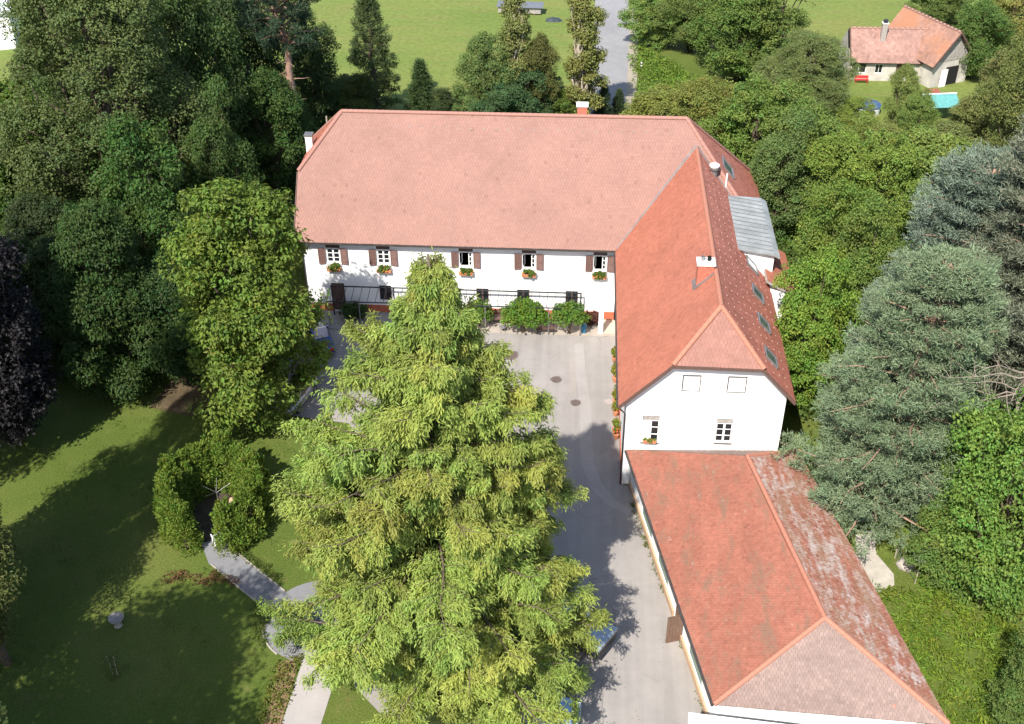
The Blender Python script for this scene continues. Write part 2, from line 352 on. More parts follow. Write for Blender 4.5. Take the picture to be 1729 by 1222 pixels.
# terrace slab in front of the long facade
mb = MB(); mb.box((-25.0, -2.15, -.1), (-16.5, .5, .10)); struct(mb.obj('terrace_slab', plain('terrace_paving', (.22, .215, .20), .9, var=.2, scale=1.2, bmp=.3)))
mb = MB(); mb.box((-16.49, -1.9, -.1), (.45, .5, .04)); struct(mb.obj('terrace_paving', plain('sandy_paving', (.31, .27, .23), .9, var=.14, scale=1.0, bmp=.3)))
mb = MB(); mb.box((-.75, -1.55, -.1), (.46, .48, .07)); struct(mb.obj('entrance_slab', plain('cream_paving', (.46, .385, .30), .9, var=.08, scale=1.0)))
sheet('meadow', [(-120, 34), (-2.4, 34), (-1.2, 46), (.6, 80), (.5, 100), (-2, 140), (-8, 220), (-200, 260), (-160, 60)], .007, M['meadow'])
sheet('meadow', [(24, 38), (60, 36), (90, 60), (120, 260), (-6, 222), (0, 140), (2.5, 90), (8, 62), (20, 62)], .007, M['meadow'])
# garden paths
ribbon('garden_path', [(-25.4, -26.2), (-24.6, -27.7), (-22.2, -29.5), (-19.6, -31.6)], 1.65, .016, M['path_grey'])
mb = MB(); cc = (-17.3, -32.4); ring = [(cc[0]+3.35*math.cos(a), cc[1]+3.2*math.sin(a), .020) for a in np.linspace(0, 2*math.pi, 40, endpoint=False)]
mb.add(ring, [tuple(range(40))]); struct(mb.obj('round_path_place', M['path_grey']))
ribbon('pale_path', [(-16.6, -34.9), (-16.75, -37), (-16.9, -39.6), (-17.2, -44)], [2.2, 2.15, 2.1, 2.1], .024, M['path_pale'])
# path edging stones: small blocks, each its own piece
kb = MB(); kb.box((-.24, -.05, -.05), (.24, .05, .075)); edge_me = kb.mesh('edging_stone', M['stone'], bevel=.015)
def edging(parent, pts, step=.52):
    for a, b_ in zip(pts[:-1], pts[1:]):
        a = Vector(a); b_ = Vector(b_); n = max(1, round((b_-a).length/step))
        for i in range(n):
            p = a.lerp(b_, (i+.5)/n); d = b_-a
            link('edging_stone', edge_me, parent, loc=(p.x, p.y, .01), rot=(0, 0, math.atan2(d.y, d.x)))
gp = bpy.data.objects['garden_path']
edging(gp, [(-25.0, -28.35), (-22.72, -30.2), (-20.3, -32.1)]); edging(gp, [(-23.95, -27.0), (-21.7, -28.85), (-19.9, -30.3)])
edging(bpy.data.objects['round_path_place'], [(cc[0]+3.42*math.cos(a), cc[1]+3.27*math.sin(a)) for a in np.linspace(math.pi*.93, math.pi*1.30, 10)])
# country road behind the house with its gravel verges
ribbon('country_road', [(-1.6, 22), (-1.2, 32), (-.4, 45.5), (.15, 58), (.5, 70), (.6, 80), (.5, 100), (-2, 140), (-8, 220)], 4.6, .016, M['road'])
ribbon('road_verge', [(1.6, 32), (2.5, 46), (3.0, 58), (3.3, 68), (3.4, 76)], 1.2, .010, M['verge'])
mb = MB(); mb.box((3.15, 70.5, 0), (3.45, 90, .45)); tag(mb.obj('kerb_wall', M['concrete']), 'low pale concrete wall along the right side of the road', 'wall')
# soil beds
sheet('soil_bed', [(-25.75+1.9*math.cos(a), -24.2+2.4*math.sin(a)) for a in np.linspace(0, 6.28, 16, endpoint=False)], .008, plain('hedge_soil', (.05, .04, .028), .95, var=.4, scale=2, bmp=.4))
sheet('soil_bed', [(-17.95, -36.0), (-18.0, -39.5), (-18.3, -44), (-19.2, -44), (-18.9, -39), (-19.0, -35.6), (-18.3, -35.3)], .008, M['gold'])
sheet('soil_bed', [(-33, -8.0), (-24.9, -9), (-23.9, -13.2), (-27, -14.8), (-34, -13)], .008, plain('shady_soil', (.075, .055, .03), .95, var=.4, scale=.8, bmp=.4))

# ------------------------------------------------------------------ roofs
RNG = np.random.default_rng(11)
def tile_plane(poly, mat, parent, tw=.24, th=.28, lift=.020, slab_mat=None, jit=.007):
    """rows of separate overlapping tiles on a convex roof plane; poly[0]->poly[1] is the eave"""
    P = np.array(poly, float); u = P[1]-P[0]; u /= np.linalg.norm(u)
    n = np.cross(P[1]-P[0], P[2]-P[0]); n /= np.linalg.norm(n)
    if n[2] < 0: n = -n
    v = np.cross(n, u)
    if (P.mean(0)-P[0]) @ v < 0: v = -v
    U = (P-P[0]) @ u; Vv = (P-P[0]) @ v; k = len(P)
    def span(y):
        lo, hi = 1e9, -1e9
        for i in range(k):
            a, b = Vv[i], Vv[(i+1) % k]
            if abs(a-b) < 1e-9:
                if abs(a-y) < 1e-6: lo = min(lo, U[i], U[(i+1) % k]); hi = max(hi, U[i], U[(i+1) % k])
                continue
            s = (y-a)/(b-a)
            if -1e-9 <= s <= 1+1e-9:
                x = U[i]+s*(U[(i+1) % k]-U[i]); lo = min(lo, x); hi = max(hi, x)
        return lo, hi
    v0, v1 = Vv.min(), Vv.max(); rows = max(1, int(round((v1-v0)/th))); h = (v1-v0)/rows
    verts = []; quads = []; tint = []; base = 0
    for r in range(rows):
        ya = v0+r*h-.02; yb = v0+(r+1)*h
        la, ra = span(max(ya, v0+1e-4)); lb, rb = span(min(yb, v1-1e-4))
        L, Rr = min(la, lb), max(ra, rb)
        off = (r % 2)*tw*.5
        xs = np.arange(math.floor((L-off)/tw)*tw+off, Rr+tw, tw)
        x0 = xs[:-1]+.006; x1 = xs[1:]-.006
        A0 = np.clip(x0, la, ra); A1 = np.clip(x1, la, ra); B0 = np.clip(x0, lb, rb); B1 = np.clip(x1, lb, rb)
        ok = ((A1-A0) > .02) | ((B1-B0) > .02); A0, A1, B0, B1 = A0[ok], A1[ok], B0[ok], B1[ok]; m = len(A0)
        if not m: continue
        lj = lift+RNG.uniform(-jit, jit, m); sk = RNG.uniform(-.006, .006, m)
        def pt(x, y, z): return P[0] + x[:, None]*u + np.asarray(y)[:, None]*v + np.asarray(z)[:, None]*n
        ya_ = np.full(m, ya)+RNG.uniform(-.008, .008, m); o = np.ones(m)
        q = np.stack([pt(A0, ya_, lj+sk), pt(A1, ya_, lj-sk), pt(B1, o*yb, o*.012), pt(B0, o*yb, o*.012), pt(A0, ya_, o*-.01), pt(A1, ya_, o*-.01)], 1)
        verts.append(q.reshape(-1, 3)); i = base + np.arange(m)*6
        quads.append(np.stack([np.stack([i, i+1, i+2, i+3], 1), np.stack([i+4, i+5, i+1, i], 1)], 1).reshape(-1, 4))
        t_ = np.clip(RNG.normal(.5, .2, m), 0, 1); tint.append(np.repeat(t_, 2)); base += 6*m
    V = np.concatenate(verts); Q = np.concatenate(quads)
    # make the faces look outward
    a = V[Q[0]]; 
    if np.cross(a[1]-a[0], a[2]-a[0]) @ n < 0: Q = Q[:, ::-1].copy()
    return stuff(link('roof_tiles', np_mesh('roof_tiles', V, Q, mat, {'tint': np.concatenate(tint)}), parent))
def ridge_mesh(mat, r=.15, L=.46):
    mb = MB(); n = 7; vs = []; 
    for x, rr in ((-L/2, r), (L/2, r*1.1)):
        for k in range(n): a = math.pi*(-.08+1.16*k/(n-1)); vs.append((x, rr*math.cos(a), rr*math.sin(a)))
    mb.add(vs, [(k, k+1, n+k+1, n+k) for k in range(n-1)] + [tuple(range(n, 2*n))]); return mb.mesh('ridge_tile', mat, smooth=False)
def ridge_line(a, b, me, parent, step=.42, dz=.0):
    a = Vector(a); b = Vector(b); d = b-a; n = max(1, round(d.length/step)); q = d.to_track_quat('X', 'Z').to_euler()
    for i in range(n):
        p = a.lerp(b, (i+.5)/n); o = link('ridge_tile', me, parent, loc=(p.x, p.y, p.z+dz), rot=q)
def roof_part(name, planes, parent, slabmat, t=.13):
    mb = MB()
    for poly, mat, kw in planes: mb.slab([Vector(p)-Vector((0, 0, .015)) for p in poly], t)
    o = mb.obj(name, slabmat, parent)
    for poly, mat, kw in planes: tile_plane(poly, mat, o, **kw)
    return o
def wall(mb, o, u, w_, h, opens, nrm, reveal=.2):
    """vertical wall sheet with real openings and reveals. o origin, u direction, opens = [(a0,a1,z0,z1)]"""
    o = Vector(o); u = Vector(u).normalized(); nrm = Vector(nrm)
    A = sorted(set([0, w_] + [x for q in opens for x in q[:2]])); Z = sorted(set([0, h] + [x for q in opens for x in q[2:]]))
    P = lambda a, z, d=0: o + u*a + Vector((0, 0, z)) - nrm*d
    for i in range(len(A)-1):
        for j in range(len(Z)-1):
            ca, cz = (A[i]+A[i+1])/2, (Z[j]+Z[j+1])/2
            if any(q[0] < ca < q[1] and q[2] < cz < q[3] for q in opens): continue
            mb.add([P(A[i], Z[j]), P(A[i+1], Z[j]), P(A[i+1], Z[j+1]), P(A[i], Z[j+1])], [(0, 1, 2, 3)])
    for a0, a1, z0, z1 in opens:
        c = [(a0, z0), (a1, z0), (a1, z1), (a0, z1)]
        for k in range(4):
            (p, q), (r, s) = c[k], c[(k+1) % 4]
            mb.add([P(p, q), P(r, s), P(r, s, reveal), P(p, q, reveal)], [(0, 1, 2, 3)])

# ------------------------------------------------------------------ the white L-shaped house
house = thing('manor_house', 'white L-shaped house with long pink and red tiled roofs around the courtyard', 'house')
YS, YM = -19.35, .5
up_win = [(-22.97, -21.80), (-18.90, -17.80), (-12.33, -11.19), (-7.32, -6.20), (-1.70, -.62)]
low_win = [(-18.9, -17.9), (-15.6, -14.6), (-11.0, -10.0), (-7.7, -6.7), (-3.8, -2.8)]
mb = MB(); X0 = -24.9
wall(mb, (X0, YM, 0), (1, 0, 0), .5-X0, 7.1, [(a-X0, b-X0, 4.62, 6.42) for a, b in up_win] + [(a-X0, b-X0, 1.25, 2.65) for a, b in low_win] + [(-22.85-X0, -21.75-X0, .1, 2.75)], (0, -1, 0))
mb.add([(X0, .5, 0), (X0, 13.1, 0), (X0, 13.1, 7.1), (X0, 10.0, 10.75), (X0, 3.7, 10.75), (X0, .5, 7.1)], [(0, 5, 4, 3, 2, 1)])
mb.add([(X0, 13.1, 0), (11.7, 13.1, 0), (11.7, 13.1, 7.1), (X0, 13.1, 7.1)], [(0, 3, 2, 1)])
mb.add([(11.7, .5, 0), (11.7, 13.1, 0), (11.7, 13.1, 7.1), (11.7, .5, 7.1)], [(0, 1, 2, 3)])
mb.add([(10.48, .5, 0), (11.7, .5, 0), (11.7, .5, 7.1), (10.48, .5, 7.1)], [(0, 1, 2, 3)])
main_wall = mb.obj('main_wall', M['plaster'], house)
mb = MB()
wall(mb, (.5, YM, 0), (0, -1, 0), YM-YS, 7.15, [(4.5, 5.5, 4.4, 5.9), (9.0, 10.0, 4.4, 5.9), (13.5, 14.5, 4.4, 5.9), (6.5, 7.7, .1, 2.4)], (-1, 0, 0))
mb.add([(10.48, YS, 0), (10.48, .5, 0), (10.48, .5, 8.1), (10.48, YS, 8.1)], [(0, 1, 2, 3)])
wall(mb, (3.6, YS, 0), (1, 0, 0), 4.6, 10.1, [(.33, 1.38, 8.05, 9.22), (3.14, 4.22, 8.05, 9.20), (2.75, 3.79, 3.90, 5.86)], (0, -1, 0), .22)
wall(mb, (.5, YS, 0), (1, 0, 0), 3.1, 7.1, [(1.1, 2.2, 3.72, 5.90)], (0, -1, 0), .22)
wall(mb, (8.2, YS, 0), (1, 0, 0), 2.28, 7.9, [], (0, -1, 0))
mb.add([(.5, YS, 7.1), (3.6, YS, 7.1), (3.6, YS, 10.1), (3.22, YS, 10.1)], [(0, 1, 2, 3)])
mb.add([(8.2, YS, 7.9), (10.48, YS, 7.9), (8.62, YS, 10.1), (8.2, YS, 10.1)], [(0, 1, 2, 3)])
mb.obj('wing_wall', M['plaster'], house)
mb = MB(); zt = .78
for a, b in ((-24.95, -22.85), (-21.75, .45)): mb.box((a, .455, 0), (b, .52, zt))
mb.box((.45, -12.75, 0), (.52, .45, zt)); mb.box((.45, -19.4, 0), (.52, -14.0, zt))
mb.obj('plinth', M['plinth'], house)
# roofs
W_W = [(0, 0, 6.8), (0, -19.65, 6.8), (3.2, -19.65, 10.2), (6.02, -17.44, 13.19), (6.02, 5.4, 13.19)]
W_E = [(10.98, -19.77, 7.71), (10.98, .77, 7.71), (6.02, 5.4, 13.19), (6.02, -17.44, 13.19), (8.73, -19.77, 10.2)]
W_H = [(3.2, -19.68, 10.2), (8.73, -19.78, 10.2), (6.02, -17.44, 13.19)]
M_S = [(-25.24, 0, 6.8), (12.1, 0, 6.8), (5.22, 6.82, 14.87), (-21.98, 6.82, 14.87), (-25.24, 3.65, 11.12)]
M_N = [(12.1, 13.64, 6.8), (-25.24, 13.64, 6.8), (-25.24, 9.99, 11.12), (-21.98, 6.82, 14.87), (5.22, 6.82, 14.87)]
M_W = [(-25.26, 9.99, 11.12), (-25.26, 3.65, 11.12), (-21.98, 6.82, 14.87)]
M_E = [(12.1, 0, 6.8), (12.1, 13.64, 6.8), (5.22, 6.82, 14.87)]
main_roof = roof_part('main_roof', [(M_S, M['tile_main'], {}), (M_N, M['tile_main'], {}), (M_W, M['tile_wing'], {}), (M_E, M['tile_east'], {})], house, M['wood_dark'])
wing_roof = roof_part('wing_roof', [(W_W, M['tile_wing'], {}), (W_E, M['tile_east'], {}), (W_H, M['tile_hip'], {})], house, M['wood_dark'])
RM, RW = ridge_mesh(M['ridge']), ridge_mesh(M['ridge_w'])
RE = (5.22, 6.82, 14.87); RL = (-21.98, 6.82, 14.87)
ridge_line(RL, RE, RM, main_roof); ridge_line(RL, (-25.2, 3.65, 11.16), RM, main_roof); ridge_line(RL, (-25.2, 9.99, 11.16), RM, main_roof)
ridge_line(RE, (12.1, 0, 6.85), RM, main_roof); ridge_line(RE, (12.1, 13.64, 6.85), RM, main_roof)
WA = (6.02, -17.44, 13.19)
ridge_line((6.02, 4.9, 13.19), WA, RW, wing_roof); ridge_line(WA, (3.2, -19.66, 10.24), RW, wing_roof); ridge_line(WA, (8.73, -19.76, 10.24), RW, wing_roof)
mb = MB()
def strip(mb, a, b, wd, up, th=.03):
    a = Vector(a); b = Vector(b); d = (b-a).normalized(); n = Vector(up).normalized(); s = d.cross(n).normalized()*wd/2
    mb.slab([a-s+n*.0, b-s, b+s, a+s], th)
nM = Vector((0, -1.183, 1)).normalized(); nWW = Vector((-1.061, 0, 1)).normalized(); nWE = Vector((1.105, 0, 1)).normalized()
strip(mb, Vector((0.05, .05, 6.8))+Vector((0, 0, .13)), Vector((6.0, 5.35, 13.15))+Vector((0, 0, .13)), .42, nM+nWW)
mb.obj('valley_gutter', M['valley'], wing_roof)
mb = MB(); strip(mb, (10.9, .85, 7.85), (6.1, 5.3, 13.2), .4, nM+nWE); mb.obj('valley_gutter', M['valley'], wing_roof)
# verge boards and gutters
mb = MB()
for a, b in (((0, -19.68, 6.72), (3.2, -19.71, 10.1)), ((3.2, -19.74, 10.1), (8.73, -19.84, 10.1)), ((8.73, -19.84, 10.1), (10.98, -19.84, 7.62))): mb.bar(a, b, .08, .2)
mb.obj('verge_board', M['wood_dark'], wing_roof)
mb = MB(); mb.bar((-.07, .0, 6.74), (-.07, -19.6, 6.74), .14, .11); mb.obj('gutter', M['gutter'], wing_roof)
mb = MB(); mb.bar((-25.2, -.07, 6.73), (-.1, -.07, 6.73), .14, .11); mb.obj('gutter', M['gutter'], main_roof)
mb = MB(); mb.bar((-25.3, 0, 6.74), (-25.3, 3.65, 11.03), .06, .18); mb.obj('verge_board', M['wood_dark'], main_roof)
def pipe(pts, par=house, r=.055, mat='gutter', name='downpipe'): mb = MB(); mb.tube(pts, r, 8); return mb.obj(name, M[mat], par, smooth=True)
pipe([(-.02, -19.45, 6.75), (.12, -19.42, 6.4), (.43, -19.43, 6.1), (.43, -19.43, .05)]); pipe([(-24.82, -.02, 6.7), (-24.82, .4, 6.3), (-24.82, .4, .1)]); pipe([(.1, -.0, 6.75), (.2, .38, 6.4), (.2, .38, .1)])
# snow guards: rows of small hooks
def hooks(name, pts, n, par, s=.07, mat='valley'):
    mb = MB(); n = Vector(n)
    for p in pts:
        nn = n.normalized(); p = Vector(p)+nn*.05; t1 = nn.cross(Vector((0, 0, 1))).normalized(); t2 = nn.cross(t1)
        mb.slab([p-t1*s-t2*s*.6, p+t1*s-t2*s*.6, p+t1*s+t2*s*.6, p-t1*s+t2*s*.6], .03)
    return stuff(mb.obj(name, M[mat], par))
hooks('snow_hooks', [(x, 6.05, 6.8+1.183*6.05) for x in np.arange(-17.5, 5, .98)], nM, main_roof)
pts = []
for i, x in enumerate(np.arange(6.6, 10.9, .48)):
    for j, y in enumerate(np.arange(-19, 3, .95)):
        yy = y+(i % 2)*.47
        if yy > -17.5-(x-6)*.6 and yy < 5.4-(x-6.02)*.93: pts.append((x, yy, 13.19-1.105*(x-6.02)))
hooks('snow_hooks', pts, nWE, wing_roof, .05, 'capstone_dull')
hooks('snow_hooks', [(x, -17.44-(13.19-z)*.75, z) for z in (12.2, 11.4, 10.7) for x in np.arange(6-(13-z)*.8, 6+(13-z)*.85, .55)], (0, -.8, .6), wing_roof, .04, 'ridge_w')
# chimneys
def chimney(par, x0, x1, y0, y1, z0, z1, cap=.12, ov=.10, pots=0, body='brick', name='chimney'):
    mb = MB(); mb.box((x0, y0, z0), (x1, y1, z1)); c = mb.obj(name, M[body], par, bevel=.015)
    mb = MB(); mb.box((x0-ov, y0-ov, z1+.002), (x1+ov, y1+ov, z1+cap)); mb.obj('chimney_cap', M['capstone'], c, bevel=.02)
    for i in range(pots):
        mb = MB(); xx = x0+(x1-x0)*(i+.8)/(pots+.6); mb.lathe([(.13, 0), (.13, .28), (.10, .28), (.10, .05)], (xx, (y0+y1)/2+.1, z1+cap), 10); mb.obj('flue_pot', M['dark_in' if i % 2 else 'steel_grey'], c)
    return c
c = chimney(house, -3.34, -2.56, 7.0, 7.6, 14.0, 15.55, .16, .08)
c = chimney(house, 4.85, 5.9, -13.3, -12.45, 11.2, 13.55, .14, .08, pots=2)
mb = MB(); strip(mb, (4.72, -13.42, 11.93), (5.98, -13.42, 13.22), .26, nWW); strip(mb, (4.74, -13.5, 11.93), (4.74, -12.3, 11.93), .34, nWW); mb.obj('flashing', M['valley'], c)
c = chimney(house, -25.15, -24.6, 6.6, 7.15, 10.5, 12.55, .12, .03, body='plaster')
mb = MB(); mb.box((-25.22, 6.55, 12.68), (-24.53, 7.2, 12.86)); mb.obj('chimney_hood', M['zinc'], c)
mb = MB(); mb.tube([(-23.7, 8.6, 11.5), (-23.7, 8.6, 13.6)], .06, 6); mb.obj('vent_pipe', M['bark_pale'], house)
# round roof vent and thin vent pipe beside the east hip
mb = MB(); mb.lathe([(.24, -.7), (.24, .28), (.38, .30), (.38, .50), (.30, .62), (.05, .66)], (7.35, 3.6, 11.9), 18); c = mb.obj('roof_vent', M['steel_grey'], house, smooth=False)
mb = MB(); mb.lathe([(.39, .0), (.40, .10), (.30, .17), (.05, .2)], (7.35, 3.6, 12.42), 18); mb.obj('vent_cap', M['capstone'], c)
mb = MB(); mb.tube([(8.35, 3.4, 10.6), (8.35, 3.4, 11.9)], .07, 8); mb.obj('vent_pipe', M['capstone'], house)
# skylights on the east slope
def skylight(y, glass, par, sx=9.06, dx=.80, wy=1.15):
    zf = lambda x: 13.19-1.105*(x-6.02); n = nWE*.09
    a, b = Vector((sx, y, zf(sx)))+n, Vector((sx+dx, y, zf(sx+dx)))+n; d = (b-a).normalized(); h = Vector((0, wy/2, 0))
    mb = MB(); fw = .09
    for p, q in ((a-h, b-h), (a+h, b+h), (a-h, a+h), (b-h, b+h)): mb.bar(p, q, fw, .14)
    o = mb.obj('skylight', M['zinc'], par)
    mb = MB(); mb.slab([a-h, b-h, b+h, a+h], .05); mb.obj('pane', M[glass], o)
    return o
skylight(-6.1, 'frame_white', wing_roof); skylight(-9.9, 'glass_green', wing_roof); skylight(-13.55, 'glass_green', wing_roof); skylight(-17.4, 'glass_green', wing_roof)  # first pane is plain white: its bright reflection is put into the colour
zfe = lambda x: 6.8+1.173*(12.1-x)
mb = MB(); a = Vector((8.4, 6.9, zfe(8.4)+.1)); b = Vector((9.3, 6.9, zfe(9.3)+.1)); h = Vector((0, .9, 0))
for p, q in ((a-h, b-h), (a+h, b+h), (a-h, a+h), (b-h, b+h)): mb.bar(p, q, .1, .12)
c = mb.obj('skylight', M['zinc'], main_roof); mb = MB(); mb.slab([a-h, b-h, b+h, a+h], .05); mb.obj('pane', M['glass_green'], c)
# grey metal dormer with white cheeks
dz = lambda x: 10.55-.17*(x-8.5)
D = [(8.45, -5.7, dz(8.45)), (11.05, -5.7, dz(11.05)), (11.05, 3.0, dz(11.05)), (8.45, 2.4, dz(8.45))]
mb = MB(); mb.slab(D, .12); mb.slab([(11.05, -5.7, dz(11.05)), (11.5, -5.72, dz(11.05)-.22), (11.5, 2.9, dz(11.05)-.22), (11.05, 3.0, dz(11.05))], .12)
dorm = mb.obj('dormer_roof', plain('weathered_sheet_metal', (.33, .345, .335), .55, .35, var=.30, scale=.9, bmp=.2), house)
mb0 = MB(); mb0.bar((-1.3, 0, 0), (1.3, 0, 0), .035, .06); seam = mb0.mesh('seam', M['zinc'])
for y in np.arange(-5.2, 2.6, .62): link('standing_seam', seam, dorm, loc=(9.75, y, dz(9.75)+.03), rot=(0, math.atan(.17), 0))
mb = MB()
mb.add([(8.75, -5.35, 7.0), (11.15, -5.35, 7.0), (11.15, -5.35, dz(11.1)-.14), (8.75, -5.35, dz(8.7)-.14)], [(0, 1, 2, 3)])
mb.add([(11.15, -5.35, 0), (11.15, 2.5, 0), (11.15, 2.5, dz(11.1)-.14), (11.15, -5.35, dz(11.1)-.14)], [(0, 1, 2, 3)])
mb.add([(8.75, 2.2, 7.0), (11.15, 2.2, 7.0), (11.15, 2.2, dz(11.1)-.14), (8.75, 2.2, dz(8.7)-.14)], [(0, 3, 2, 1)])
mb.box((10.3, -6.9, 0), (12.0, -1.6, 7.75)); mb.obj('dormer_wall', M['plaster'], house)
PR = [(12.75, -7.0, 7.55), (12.75, -1.0, 7.55), (10.6, -1.0, 8.75), (10.6, -7.0, 8.75)]
roof_part('porch_roof', [(PR, M['tile_wing'], {})], house, M['boards'], .18)

# windows of the long facade
def shutter_mesh(wd, h):
    mb = MB(); f = .07
    mb.box((0, -.03, 0), (f, .03, h)); mb.box((wd-f, -.03, 0), (wd, .03, h))
    for z in (0, h*.46, h-f): mb.box((f, -.028, z), (wd-f, .028, z+f))
    for z in np.arange(f+.02, h-f, .075):
        mb.add([(f, -.02, z), (wd-f, -.02, z), (wd-f, .018, z+.06), (f, .018, z+.06)], [(0, 1, 2, 3)])
    mb.box((f, -.006, f), (wd-f, .006, h-f)); return mb.mesh('shutter', M['shutter'])
SH = shutter_mesh(.56, 1.42)
def sash(mb, x0, x1, z0, z1, y, cols, rows, f=.065, d=.06):
    mb.box((x0, y, z0), (x0+f, y+d, z1)); mb.box((x1-f, y, z0), (x1, y+d, z1)); mb.box((x0+f, y, z0), (x1-f, y+d, z0+f)); mb.box((x0+f, y, z1-f), (x1-f, y+d, z1))
    for i in range(1, cols): xx = x0+(x1-x0)*i/cols; mb.box((xx-.02, y+.005, z0+f), (xx+.02, y+d-.005, z1-f))
    for i in range(1, rows): zz = z0+(z1-z0)*i/rows; mb.box((x0+f, y+.006, zz-.02), (x1-f, y+d-.006, zz+.02))
def pane(par, x0, x1, z0, z1, y, mat='glass'):
    mb = MB(); mb.box((x0, y, z0), (x1, y+.012, z1)); return mb.obj('pane', M[mat], par)
for i, (a, b) in enumerate(up_win):
    z0, z1 = 4.62, 5.98; y = YM+.06; mid = (a+b)/2
    mb = MB(); f = .07
    mb.box((a, y, z0), (a+f, y+.12, z1)); mb.box((b-f, y, z0), (b, y+.12, z1)); mb.box((a+f, y, z0), (b-f, y+.12, z0+f)); mb.box((a+f, y, z1-f), (b-f, y+.12, z1))
    if i < 2: sash(mb, a+f, mid, z0+f, z1-f, y+.03, 1, 3); sash(mb, mid, b-f, z0+f, z1-f, y+.03, 1, 3)
    else: sash(mb, b-f-.30, b-f, z0+f, z1-f, y+.03, 1, 3); 
    wn = mb.obj('window', M['frame_white'], house)
    if i < 2:
        for k in range(3):
            zz = z0+f+.07+k*.4; pane(wn, a+f+.06, mid-.06, zz, zz+.36, y+.07); pane(wn, mid+.06, b-f-.06, zz, zz+.36, y+.07)
    else:
        for k in range(3): zz = z0+f+.07+k*.4; pane(wn, b-f-.25, b-f-.05, zz, zz+.36, y+.07)
        mb = MB(); ang = R_(75); L = .46       # the other sash stands open inwards
        mb.bar((a+f+.02, y+.05, z0+.15), (a+f+.02+L*math.cos(ang), y+.05+L*math.sin(ang), z0+.15), .06, .1); mb.bar((a+f+.02, y+.05, z1-.15), (a+f+.02+L*math.cos(ang), y+.05+L*math.sin(ang), z1-.15), .06, .1)
        mb.bar((a+f+.02+L*math.cos(ang), y+.05+L*math.sin(ang), z0+.1), (a+f+.02+L*math.cos(ang), y+.05+L*math.sin(ang), z1-.1), .06, .06)
        mb.obj('open_sash', M['frame_white'], wn)
    mb = MB(); mb.box((a, y+.02, 6.0), (b, y+.10, 6.42)); mb.obj('blind_box', M['wood_dark'], wn)
    mb = MB(); mb.box((a-.06, YM-.07, 4.55), (b+.06, YM+.15, 4.615)); mb.obj('sill', M['frame_white'], wn)
    link('shutter', SH, wn, loc=(a-.03, YM-.06, 4.60), rot=(0, 0, math.pi+R_(7))); link('shutter', SH, wn, loc=(b+.03, YM-.06, 4.60), rot=(0, 0, -R_(7)))
for a, b in low_win:
    mb = MB(); sash(mb, a, (a+b)/2, 1.25, 2.65, YM+.08, 1, 2); sash(mb, (a+b)/2, b, 1.25, 2.65, YM+.08, 1, 2); wn = mb.obj('window', M['wood_dark'], house)
    pane(wn, a+.05, b-.05, 1.3, 2.6, YM+.115)
    mb = MB(); mb.box((a-.05, YM-.06, 1.18), (b+.05, YM+.14, 1.245)); mb.obj('sill', M['frame_white'], wn)
mb = MB(); mb.box((-22.85, YM+.1, .1), (-21.75, YM+.18, 2.75)); dr = mb.obj('door', M['wood_dark'], house)
mb = MB(); mb.tube([(-21.9, YM+.04, 1.15), (-21.9, YM+.04, 1.3)], .02, 6); mb.obj('handle', M['steel_grey'], dr)
# windows of the wing gable
for x0, x1 in ((3.93, 4.98), (6.74, 7.82)):
    mb = MB(); y = YS+.12; sash(mb, x0, x1, 8.05, 9.21, y, 1, 1, .09, .05); wn = mb.obj('attic_window', M['frame_white'], house)
    mb = MB(); mb.box((x0+.08, y+.03, 8.12), (x1-.08, y+.05, 9.14)); mb.obj('closed_blind', M['frame_white'], wn)
    mb = MB(); t_ = .055
    mb.box((x0-t_, YS-.012, 8.05-t_), (x0, YS+.01, 9.21+t_)); mb.box((x1, YS-.012, 8.05-t_), (x1+t_, YS+.01, 9.21+t_)); mb.box((x0, YS-.012, 9.21), (x1, YS+.01, 9.21+t_)); mb.box((x0, YS-.012, 8.05-t_), (x1, YS+.01, 8.05))
    mb.obj('casing', M['gutter'], wn)
for i, (x0, x1, z0, z1) in enumerate(((1.6, 2.7, 3.72, 5.9), (6.35, 7.39, 3.9, 5.86))):
    y = YS+.1; mb = MB(); zt = z1-.42; mid = (x0+x1)/2
    sash(mb, x0, mid, z0, zt, y, 1, 3); sash(mb, mid, x1, z0, zt, y, 1, 3); wn = mb.obj('window', M['frame_white'], house)
    hh = (zt-z0-.13)/3
    for k in range(3):
        zz = z0+.065+k*hh+.03
        if i == 1: pane(wn, x0+.08, mid-.06, zz+.02, zz+hh-.05, y+.03)
        pane(wn, mid+.08, x1-.08, zz+.02, zz+hh-.05, y+.03)
    if i == 0: mb = MB(); mb.box((x0+.05, y+.02, z0+.06), (mid-.05, y+.04, zt-.06)); mb.obj('curtain', M['frame_white'], wn)
    mb = MB(); mb.box((x0, y-.02, zt+.01), (x1, y+.10, z1)); mb.box((mid-.02, y-.03, zt+.01), (mid+.02, y-.02, z1)); mb.obj('blind_box', M['boards'], wn)
    mb = MB(); mb.box((x0-.06, YS-.08, z0-.07), (x1+.06, YS+.15, z0-.003)); mb.obj('sill', M['zinc'], wn)

